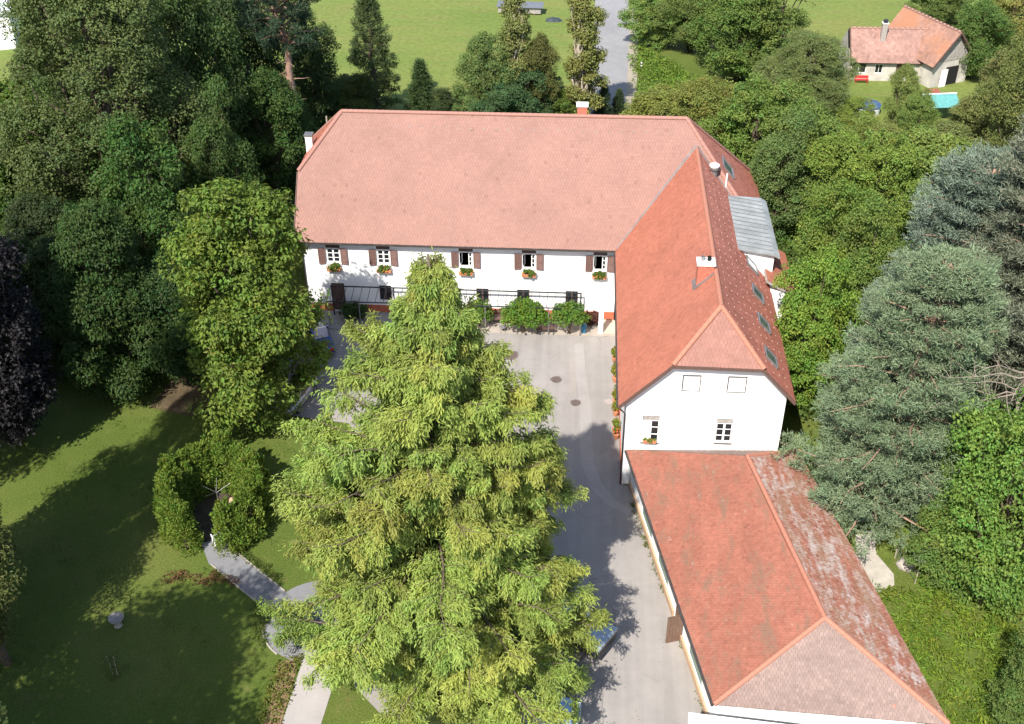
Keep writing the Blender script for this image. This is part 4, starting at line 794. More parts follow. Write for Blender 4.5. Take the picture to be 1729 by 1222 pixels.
TREES = [
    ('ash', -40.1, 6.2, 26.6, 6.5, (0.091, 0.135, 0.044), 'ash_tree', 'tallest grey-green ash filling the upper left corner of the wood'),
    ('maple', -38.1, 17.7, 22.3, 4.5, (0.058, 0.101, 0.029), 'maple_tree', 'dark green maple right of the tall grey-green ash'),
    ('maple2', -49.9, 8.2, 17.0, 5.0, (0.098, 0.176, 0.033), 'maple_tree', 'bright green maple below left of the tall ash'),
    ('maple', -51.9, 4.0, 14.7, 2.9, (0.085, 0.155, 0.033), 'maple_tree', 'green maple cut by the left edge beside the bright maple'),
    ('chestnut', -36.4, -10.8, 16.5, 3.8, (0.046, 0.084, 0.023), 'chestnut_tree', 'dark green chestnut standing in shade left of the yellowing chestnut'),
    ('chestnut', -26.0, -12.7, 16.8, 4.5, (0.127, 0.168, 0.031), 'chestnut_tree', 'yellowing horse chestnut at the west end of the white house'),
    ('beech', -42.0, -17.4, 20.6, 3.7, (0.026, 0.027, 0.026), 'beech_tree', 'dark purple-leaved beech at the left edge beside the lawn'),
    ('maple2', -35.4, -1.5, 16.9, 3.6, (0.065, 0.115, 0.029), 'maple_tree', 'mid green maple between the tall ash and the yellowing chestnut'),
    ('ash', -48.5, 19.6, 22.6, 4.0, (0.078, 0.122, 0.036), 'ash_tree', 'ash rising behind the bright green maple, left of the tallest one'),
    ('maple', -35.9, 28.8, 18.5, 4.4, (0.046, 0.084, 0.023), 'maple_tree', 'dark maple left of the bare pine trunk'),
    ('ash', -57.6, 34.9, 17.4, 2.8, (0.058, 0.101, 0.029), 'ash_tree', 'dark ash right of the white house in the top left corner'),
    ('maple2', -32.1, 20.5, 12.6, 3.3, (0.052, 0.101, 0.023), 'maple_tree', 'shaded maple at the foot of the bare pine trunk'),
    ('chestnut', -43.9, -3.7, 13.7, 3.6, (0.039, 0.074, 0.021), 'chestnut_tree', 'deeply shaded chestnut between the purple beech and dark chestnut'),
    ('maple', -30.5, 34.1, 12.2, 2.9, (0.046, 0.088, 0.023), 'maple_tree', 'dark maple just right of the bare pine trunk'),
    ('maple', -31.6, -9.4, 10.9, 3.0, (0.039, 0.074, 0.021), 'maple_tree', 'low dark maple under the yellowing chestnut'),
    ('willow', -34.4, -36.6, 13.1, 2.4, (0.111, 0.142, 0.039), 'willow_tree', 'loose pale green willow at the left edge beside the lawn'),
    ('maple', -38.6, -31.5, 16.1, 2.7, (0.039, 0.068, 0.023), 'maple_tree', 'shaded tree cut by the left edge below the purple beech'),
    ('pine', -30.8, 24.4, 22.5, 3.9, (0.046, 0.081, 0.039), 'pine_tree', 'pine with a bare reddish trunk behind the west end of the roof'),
    ('larch', -25.3, 37.7, 15.6, 3.2, (0.083, 0.123, 0.044), 'larch_tree', 'airy larch standing behind the left part of the long ridge'),
    ('spruce', -20.2, 37.4, 8.0, 2.1, (0.045, 0.078, 0.027), 'spruce_tree', 'small dark spruce behind the ridge right of the airy larch'),
    ('maple', -17.7, 37.2, 4.2, 1.9, (0.048, 0.081, 0.027), 'shrub', 'dark round shrub at the foot of the small dark spruce'),
    ('maple2', -27.9, 36.7, 5.8, 2.5, (0.098, 0.15, 0.037), 'shrub', 'light green shrub left of the airy larch behind the ridge'),
    ('column', -10.3, 37.0, 15.4, 1.6, (0.18, 0.195, 0.056), 'poplar_tree', 'slim yellowish poplar in front of the timber stack on the meadow'),
    ('maple2', -13.1, 36.2, 10.4, 2.7, (0.128, 0.163, 0.056), 'maple_tree', 'pale green maple left of the slim yellowish poplar'),
    ('maple', -10.3, 35.8, 7.9, 3.6, (0.067, 0.123, 0.05), 'maple_tree', 'bluish green maple in front of the slim yellowish poplar'),
    ('maple2', -7.8, 36.8, 10.4, 1.9, (0.112, 0.143, 0.037), 'maple_tree', 'narrow olive maple right of the slim yellowish poplar'),
    ('column', -3.2, 37.8, 15.6, 1.7, (0.188, 0.202, 0.062), 'poplar_tree', 'slim pale poplar beside the grey road'),
    ('maple2', -4.7, 37.9, 4.3, 1.8, (0.112, 0.163, 0.035), 'shrub', 'light green shrub left of the red ridge chimney'),
    ('spruce', -0.7, 39.4, 4.5, 1.3, (0.045, 0.072, 0.031), 'spruce_tree', 'small dark spruce just right of the red ridge chimney'),
    ('spruce', 1.0, 41.6, 3.2, 1.0, (0.045, 0.072, 0.027), 'spruce_tree', 'tiny dark spruce on the verge right of the road'),
    ('maple2', 5.8, 63.2, 7.8, 3.3, (0.162, 0.225, 0.058), 'maple_tree', 'leftmost tree of the row right of the road'),
    ('ash', 10.1, 61.4, 9.5, 3.7, (0.13, 0.187, 0.05), 'ash_tree', 'grey-green ash, second of the row right of the road'),
    ('maple', 14.7, 52.1, 11.7, 4.3, (0.13, 0.206, 0.043), 'maple_tree', 'round green maple, third of the row right of the road'),
    ('maple2', 19.0, 53.2, 12.4, 4.7, (0.14, 0.206, 0.047), 'maple_tree', 'large maple at the top edge left of the upper meadow'),
    ('ash', 20.5, 39.1, 10.4, 3.7, (0.151, 0.215, 0.072), 'ash_tree', 'silvery green tree left of the old farmhouse'),
    ('maple', 23.8, 46.5, 5.5, 2.6, (0.097, 0.159, 0.043), 'maple_tree', 'dark maple touching the west gable of the old farmhouse'),
    ('maple2', 4.4, 33.1, 6.5, 3.4, (0.173, 0.215, 0.043), 'maple_tree', 'olive green maple behind the right end of the long ridge'),
    ('maple', 9.6, 28.5, 9.6, 3.6, (0.162, 0.197, 0.043), 'maple_tree', 'olive maple behind the east hip of the roof'),
    ('maple2', 13.4, 22.9, 10.8, 3.9, (0.13, 0.197, 0.043), 'maple_tree', 'green maple right of the east hip of the roof'),
    ('maple', 17.2, 21.3, 11.6, 3.8, (0.14, 0.206, 0.043), 'maple_tree', 'broad maple below the silvery green tree'),
    ('maple', 14.2, 12.8, 10.6, 3.1, (0.108, 0.168, 0.047), 'maple_tree', 'dark green maple behind the grey metal dormer'),
    ('maple2', 18.5, 12.0, 10.5, 3.3, (0.162, 0.234, 0.043), 'maple_tree', 'light green maple right of the grey metal dormer'),
    ('maple', 21.8, 11.1, 11.0, 3.2, (0.173, 0.234, 0.043), 'maple_tree', 'yellow-green maple between the grey dormer and the blue-green pines'),
    ('maple2', 26.3, 14.5, 10.6, 3.4, (0.151, 0.215, 0.047), 'maple_tree', 'tall green maple below the blue swimming pool'),
    ('maple', 16.4, -0.3, 12.2, 3.2, (0.13, 0.206, 0.04), 'maple_tree', 'dense green maple beside the red canopy roof'),
    ('maple2', 13.4, -10.4, 12.3, 2.6, (0.162, 0.234, 0.043), 'maple_tree', 'green maple brushing the east eave of the wing'),
    ('maple', 17.9, -5.0, 11.9, 2.7, (0.13, 0.206, 0.043), 'maple_tree', 'green maple half hidden left of the blue-green pines'),
    ('maple2', 29.9, 36.6, 8.1, 1.6, (0.184, 0.234, 0.065), 'maple_tree', 'thin leafy tree in front of the old farmhouse'),
    ('maple', 31.1, 33.1, 7.1, 1.6, (0.162, 0.215, 0.061), 'maple_tree', 'thin tree between the pool and the turquoise tent'),
    ('maple2', 32.5, 24.0, 6.7, 3.1, (0.162, 0.197, 0.061), 'maple_tree', 'grey-green tree in front of the turquoise tent'),
    ('ash', 38.2, 24.3, 17.9, 3.5, (0.13, 0.178, 0.054), 'ash_tree', 'tall ash at the upper right edge'),
    ('maple', 42.5, 54.4, 9.8, 3.1, (0.108, 0.178, 0.04), 'maple_tree', 'dark green tree behind the wooden barn gable'),
    ('maple2', 47.0, 58.4, 9.9, 3.5, (0.205, 0.215, 0.065), 'maple_tree', 'olive tree in the top right corner'),
    ('maple', 38.9, 34.2, 9.8, 2.9, (0.147, 0.191, 0.054), 'maple_tree', 'round tree right of the wooden barn gable'),
    ('maple2', 41.6, 68.2, 7.5, 3.3, (0.108, 0.168, 0.04), 'maple_tree', 'dark tree at the top edge behind the barn roof'),
    ('maple', 21.7, -28.8, 16.4, 3.4, (0.14, 0.215, 0.04), 'maple_tree', 'big green maple in the right foreground below the pines'),
    ('maple2', 25.4, -25.7, 16.2, 3.0, (0.151, 0.234, 0.04), 'maple_tree', 'bright maple cut by the right edge below the dead branches'),
    ('maple2', 20.2, -27.2, 7.7, 2.3, (0.119, 0.187, 0.04), 'maple_tree', 'low dense maple beside the concrete landing'),
    ('maple', 21.4, -37.6, 7.3, 1.9, (0.108, 0.168, 0.04), 'shrub', 'round green bush in the lower right corner'),
    ('bluepine', 24.1, -18.8, 26.4, 6.5, (0.14, 0.176, 0.115), 'pine_tree', 'tall blue-green pine at the right edge with a bare grey trunk'),
    ('bluepine', 21.4, -15.3, 22.2, 6.2, (0.148, 0.185, 0.119), 'pine_tree', 'blue-green pine in the middle of the right-hand group'),
    ('bluepine', 16.8, -22.6, 20.0, 5.6, (0.148, 0.187, 0.122), 'pine_tree', 'nearest blue-green pine leaning over the mossy garage roof'),
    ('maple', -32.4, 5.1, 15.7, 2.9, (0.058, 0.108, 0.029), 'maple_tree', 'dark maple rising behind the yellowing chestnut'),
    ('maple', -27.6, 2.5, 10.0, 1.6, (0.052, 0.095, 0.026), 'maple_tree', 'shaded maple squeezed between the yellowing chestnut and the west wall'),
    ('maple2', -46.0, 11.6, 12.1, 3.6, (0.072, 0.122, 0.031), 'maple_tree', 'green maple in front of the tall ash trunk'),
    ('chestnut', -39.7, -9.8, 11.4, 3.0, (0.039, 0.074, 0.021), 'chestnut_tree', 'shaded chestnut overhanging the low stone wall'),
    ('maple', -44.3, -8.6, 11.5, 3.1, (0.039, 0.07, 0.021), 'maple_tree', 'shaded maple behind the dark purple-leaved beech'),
    ('maple2', 25.8, 27.4, 6.0, 2.1, (0.184, 0.234, 0.061), 'maple_tree', 'small tree hiding part of the round pool'),
    ('maple', 22.2, 23.4, 7.4, 2.4, (0.173, 0.225, 0.05), 'maple_tree', 'small green tree left of the round pool'),
    ('bluepine', 22.6, -17.1, 20.7, 5.5, (0.148, 0.187, 0.122), 'pine_tree', 'blue-green pine filling the gap between the nearest and the tall pine'),
    ('maple2', 25.7, 36.8, 4.4, 1.9, (0.184, 0.225, 0.054), 'maple_tree', 'little tree just left of the round pool'),
    ('maple2', 36.3, 34.8, 5.5, 2.2, (0.184, 0.215, 0.061), 'maple_tree', 'small grey-green tree right of the turquoise tent'),
    ('bluepine', 29.7, -5.9, 15.5, 3.8, (0.148, 0.187, 0.122), 'pine_tree', 'blue-green pine cut by the right edge above the dead branches'),
]
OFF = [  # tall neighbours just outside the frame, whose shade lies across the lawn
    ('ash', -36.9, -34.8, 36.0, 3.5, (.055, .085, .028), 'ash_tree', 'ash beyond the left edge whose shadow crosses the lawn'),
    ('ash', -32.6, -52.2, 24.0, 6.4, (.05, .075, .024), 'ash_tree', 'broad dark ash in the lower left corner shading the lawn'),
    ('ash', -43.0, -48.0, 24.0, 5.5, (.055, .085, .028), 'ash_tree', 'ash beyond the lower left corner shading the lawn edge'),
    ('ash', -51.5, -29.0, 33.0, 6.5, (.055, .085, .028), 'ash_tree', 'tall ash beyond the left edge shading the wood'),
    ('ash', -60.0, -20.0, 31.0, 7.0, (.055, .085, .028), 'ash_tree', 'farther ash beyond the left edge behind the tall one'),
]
rngT = np.random.default_rng(5); cnt = {}
GROUPS = {'maple_tree': 'leafy trees of the wood and garden', 'ash_tree': 'leafy trees of the wood and garden', 'chestnut_tree': 'leafy trees of the wood and garden', 'pine_tree': 'pines', 'spruce_tree': 'dark spruces', 'poplar_tree': 'slim poplars', 'shrub': 'garden shrubs'}
for kind, x, y, h, r, col, name, label in TREES + OFF:
    v = KIND[kind]; i = cnt.get(kind, 0); cnt[kind] = i+1; cm, tm, H0, R0 = v[i % len(v)]
    z = float(bank(x, y)); g = GROUPS.get(name)
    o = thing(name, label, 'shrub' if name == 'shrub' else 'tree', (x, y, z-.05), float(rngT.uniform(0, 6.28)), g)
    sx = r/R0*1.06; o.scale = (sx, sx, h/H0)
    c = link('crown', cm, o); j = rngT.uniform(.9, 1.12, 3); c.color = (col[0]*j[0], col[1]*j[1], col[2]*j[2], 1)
    link('trunk', tm, o)

# the big feathery tree in the courtyard
def hero(seed=7, H=27.1):
    rng = np.random.default_rng(seed); mb = MB()
    tp = np.array([[math.sin(i*.9)*.18*(i > 0), math.cos(i*1.3)*.15*(i > 0), -.3+(H-.2)*i/10] for i in range(11)]); mb.tube(tp, list(np.linspace(.62, .05, 11)), 10)
    def at(z): f = min(max(z/H, 0), .999)*10; i = int(f); return tp[i]+(tp[i+1]-tp[i])*(f-i)
    Q, D, K, CT, CH, DR = [], [], [], [], [], []
    def branch(s, a, l, rise, f):
        e = s+np.array([math.cos(a)*l, math.sin(a)*l, l*rise]); p = limb_path(rng, s, e, 6, .07, .02)
        mb.tube(p, list(np.linspace(max(.025, .13*(1-f)+.02), .012, 6)), 5)
        ct0 = rng.normal(.5, .12); ch0 = rng.normal(.5, .22)
        for t in np.sort(rng.uniform(.12, 1.0, max(3, int(5+l*3.0)))):
            k = min(int(t*5), 4); q = p[k]+(p[k+1]-p[k])*(t*5-k)
            aa = a+rng.choice([-1, 1])*rng.uniform(.3, 1.2); sl = (.40+.24*l*(1-.55*t))*rng.uniform(.6, 1.25)
            d2 = np.array([math.cos(aa), math.sin(aa), rng.uniform(-.08, .30)])
            if rng.random() < .45: mb.tube([q, q+d2*sl*.6+np.array([0, 0, .05]), q+d2*sl], [.022, .014, .006], 4)
            ct = ct0+rng.normal(0, .12); ch = ch0+rng.normal(0, .12)
            for u_ in rng.uniform(.10, 1.10, max(3, int(4+sl*6.0))): Q.append(q+d2*sl*u_); D.append(d2); CT.append(ct); CH.append(ch)
    nb = 230
    for b in range(nb):
        f = (b+.5)/nb; z = 1.4+(H-1.9)*f**.97; a = b*2.39996+rng.uniform(-.35, .35)
        rad = 8.0*(1-(z/(H+.3))**1.95)*(.90+.10*float(smooth(0, 6, z)))*(1+.20*max(0, -math.sin(a))*(1-f)-.13*math.cos(a)*(1-f)); rad *= 1-.30*f**5; rad *= 1+.13*math.sin(2*a+1.0+z*.35)+.10*math.sin(3*a-z*.6)
        branch(at(z), a, max(.30, rad*rng.uniform(.62, 1.12)), .02+.42*f+rng.uniform(-.12, .16), f)
    # a side leader on the right with its own whorls
    s2 = np.array([5.6, 1.2, 5.0])
    mb.tube(limb_path(rng, (0, 0, 3), (5.6, 1.2, 16.0), 7, .06), list(np.linspace(.24, .03, 7)), 7)
    for b in range(34):
        f = (b+.5)/34; z = 5+11.2*f; branch(np.array([5.6*z/16.5, 1.2*z/16.5, z]), b*2.39996, max(.3, 3.1*(1-f**1.8)*rng.uniform(.7, 1.1)), .15+.3*f, .4+.5*f)
    Q, D, CT, CH = np.array(Q), np.array(D), np.array(CT)[:, None], np.array(CH)[:, None]; k = len(Q); nl = 20
    off = rng.normal(0, .14, (k, nl, 3)); off[..., 2] = -np.abs(rng.normal(0, .36, (k, nl)))+.08; P = (Q[:, None]+off).reshape(-1, 3)
    A = (D[:, None]*.55+rng.normal(0, .45, (k, nl, 3))+np.array([0, 0, -.75])).reshape(-1, 3); N = len(P)
    nr = unit(unit(P-np.array([0, 0, 8]))*.5+rng.normal(size=(N, 3))*.45+np.array([0, -.1, .65])); s = rng.uniform(.7, 1.3, N)
    T = (CT+rng.normal(0, .13, (k, nl))).ravel(); Hu = (CH+rng.normal(0, .12, (k, nl))).ravel()
    return leaf_mesh('crown', P, A, nr, s*.25, s*.066, T, Hu, M['feather']), mb.mesh('trunk', M['bark'], smooth=True), N
cm, tm, nleaf = hero(); print('redwood leaves', nleaf)
o = thing('redwood_tree', 'big light green feathery redwood standing in the middle of the courtyard', 'tree', (-9.45, -35.0, 0))
c = link('crown', cm, o); c.color = (.246, .310, .070, 1); link('trunk', tm, o)

# ring hedge with an opening towards the path
def hedge():
    rng = np.random.default_rng(17); C, D, Rr = [], [], []; cx, cy = -25.75, -24.3; mb = MB()
    for a in np.linspace(math.radians(-58), math.radians(238), 21):      # upright bushes grown together, open to the south
        bx, by = cx+2.75*math.cos(a)+rng.normal(0, .15), cy+3.25*math.sin(a)+rng.normal(0, .15); h = rng.uniform(2.9, 4.2); rb = rng.uniform(.66, .92)
        for k in range(130):
            f = rng.uniform(.03, 1)**.8; rr = rb*(1-f**1.9)**.75*rng.uniform(.72, 1.05)+.04; th = rng.uniform(0, 6.28)
            C.append((bx+rr*math.cos(th), by+rr*math.sin(th), h*f)); D.append((math.cos(th)*.6, math.sin(th)*.6, .8)); Rr.append(rng.uniform(.16, .32))
        for q in range(9):
            th = rng.uniform(0, 6.28); rr = rb*rng.uniform(.1, .95); hh = h*(1-(rr/rb)**3*.35); ln = rng.uniform(.25, .75)
            for e_ in np.linspace(0, 1, 5): C.append((bx+(rr+.1*e_)*math.cos(th), by+(rr+.1*e_)*math.sin(th), hh-.25+ln*e_)); D.append((0, 0, 1)); Rr.append(.15-.08*e_)
        for q in range(4): th = rng.uniform(0, 6.28); mb.tube([(bx, by, -.1), (bx+.3*math.cos(th), by+.3*math.sin(th), h*.8)], [.045, .012], 5)
    C, D, Rr = np.array(C), unit(np.array(D)), np.array(Rr)
    P, A, N_, L, W, T, Hu = clump_leaves(rng, C, Rr, D, 30, .19, .085, 1.5, -1.3); return leaf_mesh('foliage', P, A, N_, L, W, T, Hu, M['leaf']), mb.mesh('stems', M['bark'])
fm, sm = hedge()
o = thing('ring_hedge', 'clipped green hedge growing in a ring on the lawn', 'hedge', (0, 0, 0)); c = link('foliage', fm, o); c.color = (.140, .215, .034, 1); link('stems', sm, o)

# climbing shrubs on the pergola
def shrub(name, label, loc, rx, ry, h, seed, col, n=60, z0=.35, L=.20, W=.13, group=None, stem=3):
    rng = np.random.default_rng(seed); d = unit(rng.normal(size=(n, 3))); d[:, 2] = np.abs(d[:, 2])*1.3-.35; k = rng.uniform(.55, 1, (n, 1))
    C = d*k*np.array([rx, ry, (h-z0)/2])+np.array([0, 0, z0+(h-z0)*.5]); o = thing(name, label, 'shrub', loc, 0, group)
    c = link('foliage', leaf_mesh('foliage', *clump_leaves(rng, C, rng.uniform(.25, .42, n)*min(1, rx), unit(d), 42, L, W), M['leaf']), o); c.color = (*col, 1)
    mb = MB()
    for i in range(stem): mb.tube(limb_path(rng, (rng.uniform(-.12, .12), rng.uniform(-.1, .1), -.05), (rng.uniform(-.5, .5)*rx, rng.uniform(-.4, .4)*ry, h*.7), 5, .12), [.055, .05, .04, .03, .015], 6)
    mb.obj('stem', M['bark'], o); return o
shrub('climbing_shrub', 'small climbing shrub on the pergola behind the redwood tip', (-10.6, -1.3, 0), .85, .75, 2.6, 1, (.085, .15, .022), 60, group='climbers on the pergola')
shrub('climbing_shrub', 'largest climbing shrub on the pergola, reaching down to the courtyard', (-7.0, -1.75, 0), 1.75, 1.15, 2.9, 2, (.10, .185, .022), 150, z0=.5, group='climbers on the pergola')
shrub('climbing_shrub', 'two-stemmed climbing shrub on the pergola beside the blue bin', (-3.45, -1.7, 0), 1.3, .95, 2.75, 3, (.085, .165, .024), 105, z0=1.0, group='climbers on the pergola')
shrub('climbing_shrub', 'yellow-green climber on the pergola right beside the redwood tip', (-13.4, -1.6, 0), 1.0, .8, 2.5, 4, (.11, .17, .022), 70, group='climbers on the pergola')
shrub('potted_shrub', 'dark shrub on the terrace behind the blue car', (-20.9, -.75, .1), .95, .6, 1.35, 5, (.045, .085, .022), 60, group=None)
shrub('border_shrub', 'red-leaved plant at the wall left of the white pillar', (-1.55, -.1, .04), .55, .4, .85, 6, (.10, .04, .03), 30, z0=.1)
for i, (x, y, col, lab) in enumerate([(-2.9, -1.2, 0, 0)][:0]): pass
# flowering climbers along the west wall of the wing
def flower_tuft(name, label, loc, rx, ry, h, seed, fl='red_flower', nf=26, col=(.10, .16, .02), cat='flowers', group=None, n=26, pot=None):
    rng = np.random.default_rng(seed); d = unit(rng.normal(size=(n, 3))); C = d*np.array([rx, ry, h/2])*rng.uniform(.4, .9, (n, 1))+np.array([0, 0, h*.5])
    o = thing(name, label, cat, loc, 0, group); c = link('foliage', leaf_mesh('foliage', *clump_leaves(rng, C, np.full(n, min(rx, ry, h)*.45), d, 26, .12, .09), M['leaf']), o); c.color = (*col, 1)
    mb = MB()
    for i in range(nf):
        p = unit(rng.normal(size=3)); p[2] = abs(p[2])*.9-.45; q = p*np.array([rx, ry, h/2])*1.08+np.array([0, 0, h*.45]); r = rng.uniform(.035, .06)
        mb.add([q+np.array(v)*r for v in ((1,0,0),(-1,0,0),(0,1,0),(0,-1,0),(0,0,1),(0,0,-1))], [(0,2,4),(2,1,4),(1,3,4),(3,0,4),(2,0,5),(1,2,5),(3,1,5),(0,3,5)])
    mb.obj('blossoms', M[fl], o)
    if pot == 'box': mb = MB(); mb.box((-rx, -.11, -.10), (rx, .11, .14)); mb.obj('box', M['terracotta'], o, bevel=.01)
    elif pot == 'pot': mb = MB(); mb.lathe([(.16, 0), (.22, .34), (.24, .36), (.24, .40), (.18, .40)], (0, 0, -.38), 12); mb.obj('pot', M['terracotta'], o)
    return o
names = ['under the leftmost upper window, shaded by the chestnut', 'under the second upper window from the left', 'under the upper window just right of the redwood tip', 'under the fourth upper window from the left', 'under the upper window next to the wing']
for i, (a, b) in enumerate(up_win):
    flower_tuft('flower_box', 'orange flower box '+names[i], ((a+b)/2, YM-.24, 4.12), .56, .26, .62, 30+i, 'flower_mix', 30, (.085, .14, .022), 'flower box', 'flower boxes of the long facade', 30, 'box')
flower_tuft('flower_box', 'small planter with a green sprig in the left gable window of the wing', (2.15, YS-.13, 3.87), .42, .12, .26, 41, 'flower_mix', 6, (.12, .18, .03), 'flower box', None, 10, 'box')
for i, (y, z, h, f, lab) in enumerate([(-5.3, .4, 1.2, 'flower_mix', 'yellow-green flowers in the pot nearest the white pillar'), (-7.9, .4, 1.5, 'flower_mix', 'tall yellow-green flowers in a pot beside the dark bench'), (-10.7, .4, 1.3, 'red_flower', 'red and yellow flowers in the third pot along the wing'), (-12.0, .4, 1.0, 'red_flower', 'red flowers in the fourth pot along the wing'), (-14.6, .4, 1.5, 'red_flower', 'red flowers in the last pot beside the gable corner')]):
    flower_tuft('flower_pot', lab, (.20, y, z), .26, .40, h, 50+i, f, 40, (.14, .17, .02), 'flower pot', 'potted flowers along the wing', 26, 'pot')

# undergrowth, weeds, border plants: too many leaves to count
def cover(name, label, xy, hgt, n, seed, col, L=.28, W=.14, r=.45, cat='undergrowth'):
    rng = np.random.default_rng(seed); k = len(xy); z = bank(xy[:, 0], xy[:, 1])+rng.uniform(.1, 1, k)*hgt; C = np.stack([xy[:, 0], xy[:, 1], z], 1); d = unit(rng.normal(size=(k, 3))*.5+np.array([0, 0, 1]))
    o = stuff(link(name, leaf_mesh(name, *clump_leaves(rng, C, rng.uniform(.6, 1.2, k)*r, d, n, L, W, .7, -.1), M['leaf']))); o.color = (*col, 1); o['label'] = label; o['category'] = cat; return o
def scatter(rng, n, box, keep): 
    p = np.stack([rng.uniform(box[0], box[1], n), rng.uniform(box[2], box[3], n)], 1); return p[keep(p[:, 0], p[:, 1])]
r9 = np.random.default_rng(9); ge = lambda y: 11.75+(-19.5-y)*.2207
cover('meadow_weeds', 'lush tall weeds and grass right of the garage', scatter(r9, 1500, (12, 27, -45, -24), lambda x, y: (x > ge(y)+1.5+.5*np.sin(y*2)) & ~((x < 18.2) & (y > -28.2))), .45, 20, 1, (.135, .205, .024), .34, .09, .42, 'weeds')
cover('meadow_weeds', 'low weeds between garage eave and tall meadow', scatter(r9, 300, (12, 18, -42, -27.6), lambda x, y: (x > ge(y)+.1) & (x < ge(y)+1.6)), .10, 14, 2, (.17, .185, .04), .20, .07, .30, 'weeds')
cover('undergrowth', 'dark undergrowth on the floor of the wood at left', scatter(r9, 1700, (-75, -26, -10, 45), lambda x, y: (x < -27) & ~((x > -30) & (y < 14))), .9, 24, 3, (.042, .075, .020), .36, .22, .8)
cover('undergrowth', 'green undergrowth on the bank east of the house', scatter(r9, 1900, (11.5, 34, -23, 33), lambda x, y: (x > 13.6-(y > 14)*4) & (y > -21.5)), .8, 24, 4, (.06, .11, .024), .34, .2, .8)
cover('undergrowth', 'bushy undergrowth behind the long ridge', scatter(r9, 700, (-32, 10, 16, 36.5), lambda x, y: ~((x > -3.6) & (x < 2.6))), .8, 22, 5, (.06, .105, .026), .34, .2, .8)
cover('undergrowth', 'bright weedy slope right of the road', scatter(r9, 900, (2.8, 16, 38, 62), lambda x, y: (x > 3.2) & (x < 5+(62-y)*.5)), .25, 18, 6, (.12, .20, .028), .36, .16, .7)
cover('undergrowth', 'tangled bushes around the farm garden', scatter(r9, 900, (34, 62, 22, 75), lambda x, y: ((x > 44.5) | (y < 36)) & (x > 30+(y-22)*.2)), 1.0, 24, 7, (.085, .115, .034), .36, .2, .9)
cover('border_plants', 'mixed border plants beside the pale path', scatter(r9, 130, (-19.2, -17.9, -44, -35.2), lambda x, y: x < 0), .22, 16, 8, (.13, .15, .03), .16, .09, .22, 'plants')
cover('border_plants', 'reddish ground cover at the foot of the ring hedge', scatter(r9, 120, (-27.6, -23.0, -30.0, -28.9), lambda x, y: (y < -29.1+.15*np.sin(x*3))), .06, 12, 10, (.15, .075, .04), .12, .07, .22, 'plants')

# fallen leaves: specks on lawn and asphalt
def litter(name, label, xy, z, seed, col, s=.10):
    rng = np.random.default_rng(seed); k = len(xy); P_ = np.stack([xy[:, 0], xy[:, 1], np.full(k, z)+rng.uniform(0, .012, k)], 1); a = rng.uniform(0, 6.28, k)
    ax = np.stack([np.cos(a), np.sin(a), rng.normal(0, .15, k)], 1); nr = unit(rng.normal(0, .25, (k, 3))+np.array([0, 0, 1]))
    o = stuff(link(name, leaf_mesh(name, P_, ax, nr, rng.uniform(.6, 1.3, k)*s, rng.uniform(.6, 1.2, k)*s*.6, rng.uniform(0, 1, k), rng.uniform(0, 1, k), M['leaf']))); o.color = (*col, 1); o['label'] = label; o['category'] = 'leaves'
rl = np.random.default_rng(19)
litter('fallen_leaves', 'scattered brown leaves on the shaded lawn', scatter(rl, 1500, (-46, -19.5, -44, -9), lambda x, y: ~((x > -24) & (y > -14))), .02, 1, (.20, .13, .05))
litter('fallen_leaves', 'dry leaf specks blown over the courtyard asphalt', scatter(rl, 700, (-22, 4, -40, -2.5), lambda x, y: (x < .3+np.clip((-19.5-y)*.2, 0, 9)) & ~((y < -34) & (x < -14))), .022, 2, (.15, .115, .06), .08)
# short grass and weeds along wall feet, kerbs and path edges
def edge_weeds(name, label, pts, n, seed, col, h=.12, wid=.18):
    rng = np.random.default_rng(seed); pts = np.array(pts, float); sg = rng.integers(0, len(pts)-1, n); f = rng.uniform(0, 1, (n, 1)); xy = pts[sg]+(pts[sg+1]-pts[sg])*f+rng.normal(0, wid, (n, 2))
    keep = np.sin(xy[:, 0]*1.7+seed)+np.sin(xy[:, 1]*1.3) > -.4; cover(name, label, xy[keep], h, 12, seed, col, .16, .05, .14, 'weeds')
edge_weeds('edge_weeds', 'weeds along the foot of the garage wall', [(.95, -20.0), (5.0, -38.4)], 120, 61, (.12, .15, .04), .08, .07)
edge_weeds('edge_weeds', 'ragged grass along the lawn side of the garden path', [(-25.3, -28.6), (-20.6, -32.3), (-20.8, -33.5), (-19.4, -35.2)], 160, 62, (.085, .12, .024))
edge_weeds('edge_weeds', 'ragged grass between hedge and round path place', [(-23.7, -26.9), (-19.6, -30.1)], 110, 63, (.085, .12, .024))
# rough longer grass in the open lawn
cover('lawn_tufts', 'darker tufts and clover in the lawn', scatter(rl, 1500, (-46, -19.5, -43, -12), lambda x, y: (np.hypot(x+25.7, y+24.2) > 4.2) & ~((x > -23) & (y > -14)) & ~((x > -26) & (y < -26.5) & (y > -33.5)) & (np.sin(x*.7)+np.sin(y*.9+x*.3) > .1)), .04, 14, 71, (.075, .115, .020), .11, .04, .28, 'grass')
M['bark_dry'] = plain('dry_branch', (.23, .19, .155), .9, var=.25, scale=5)
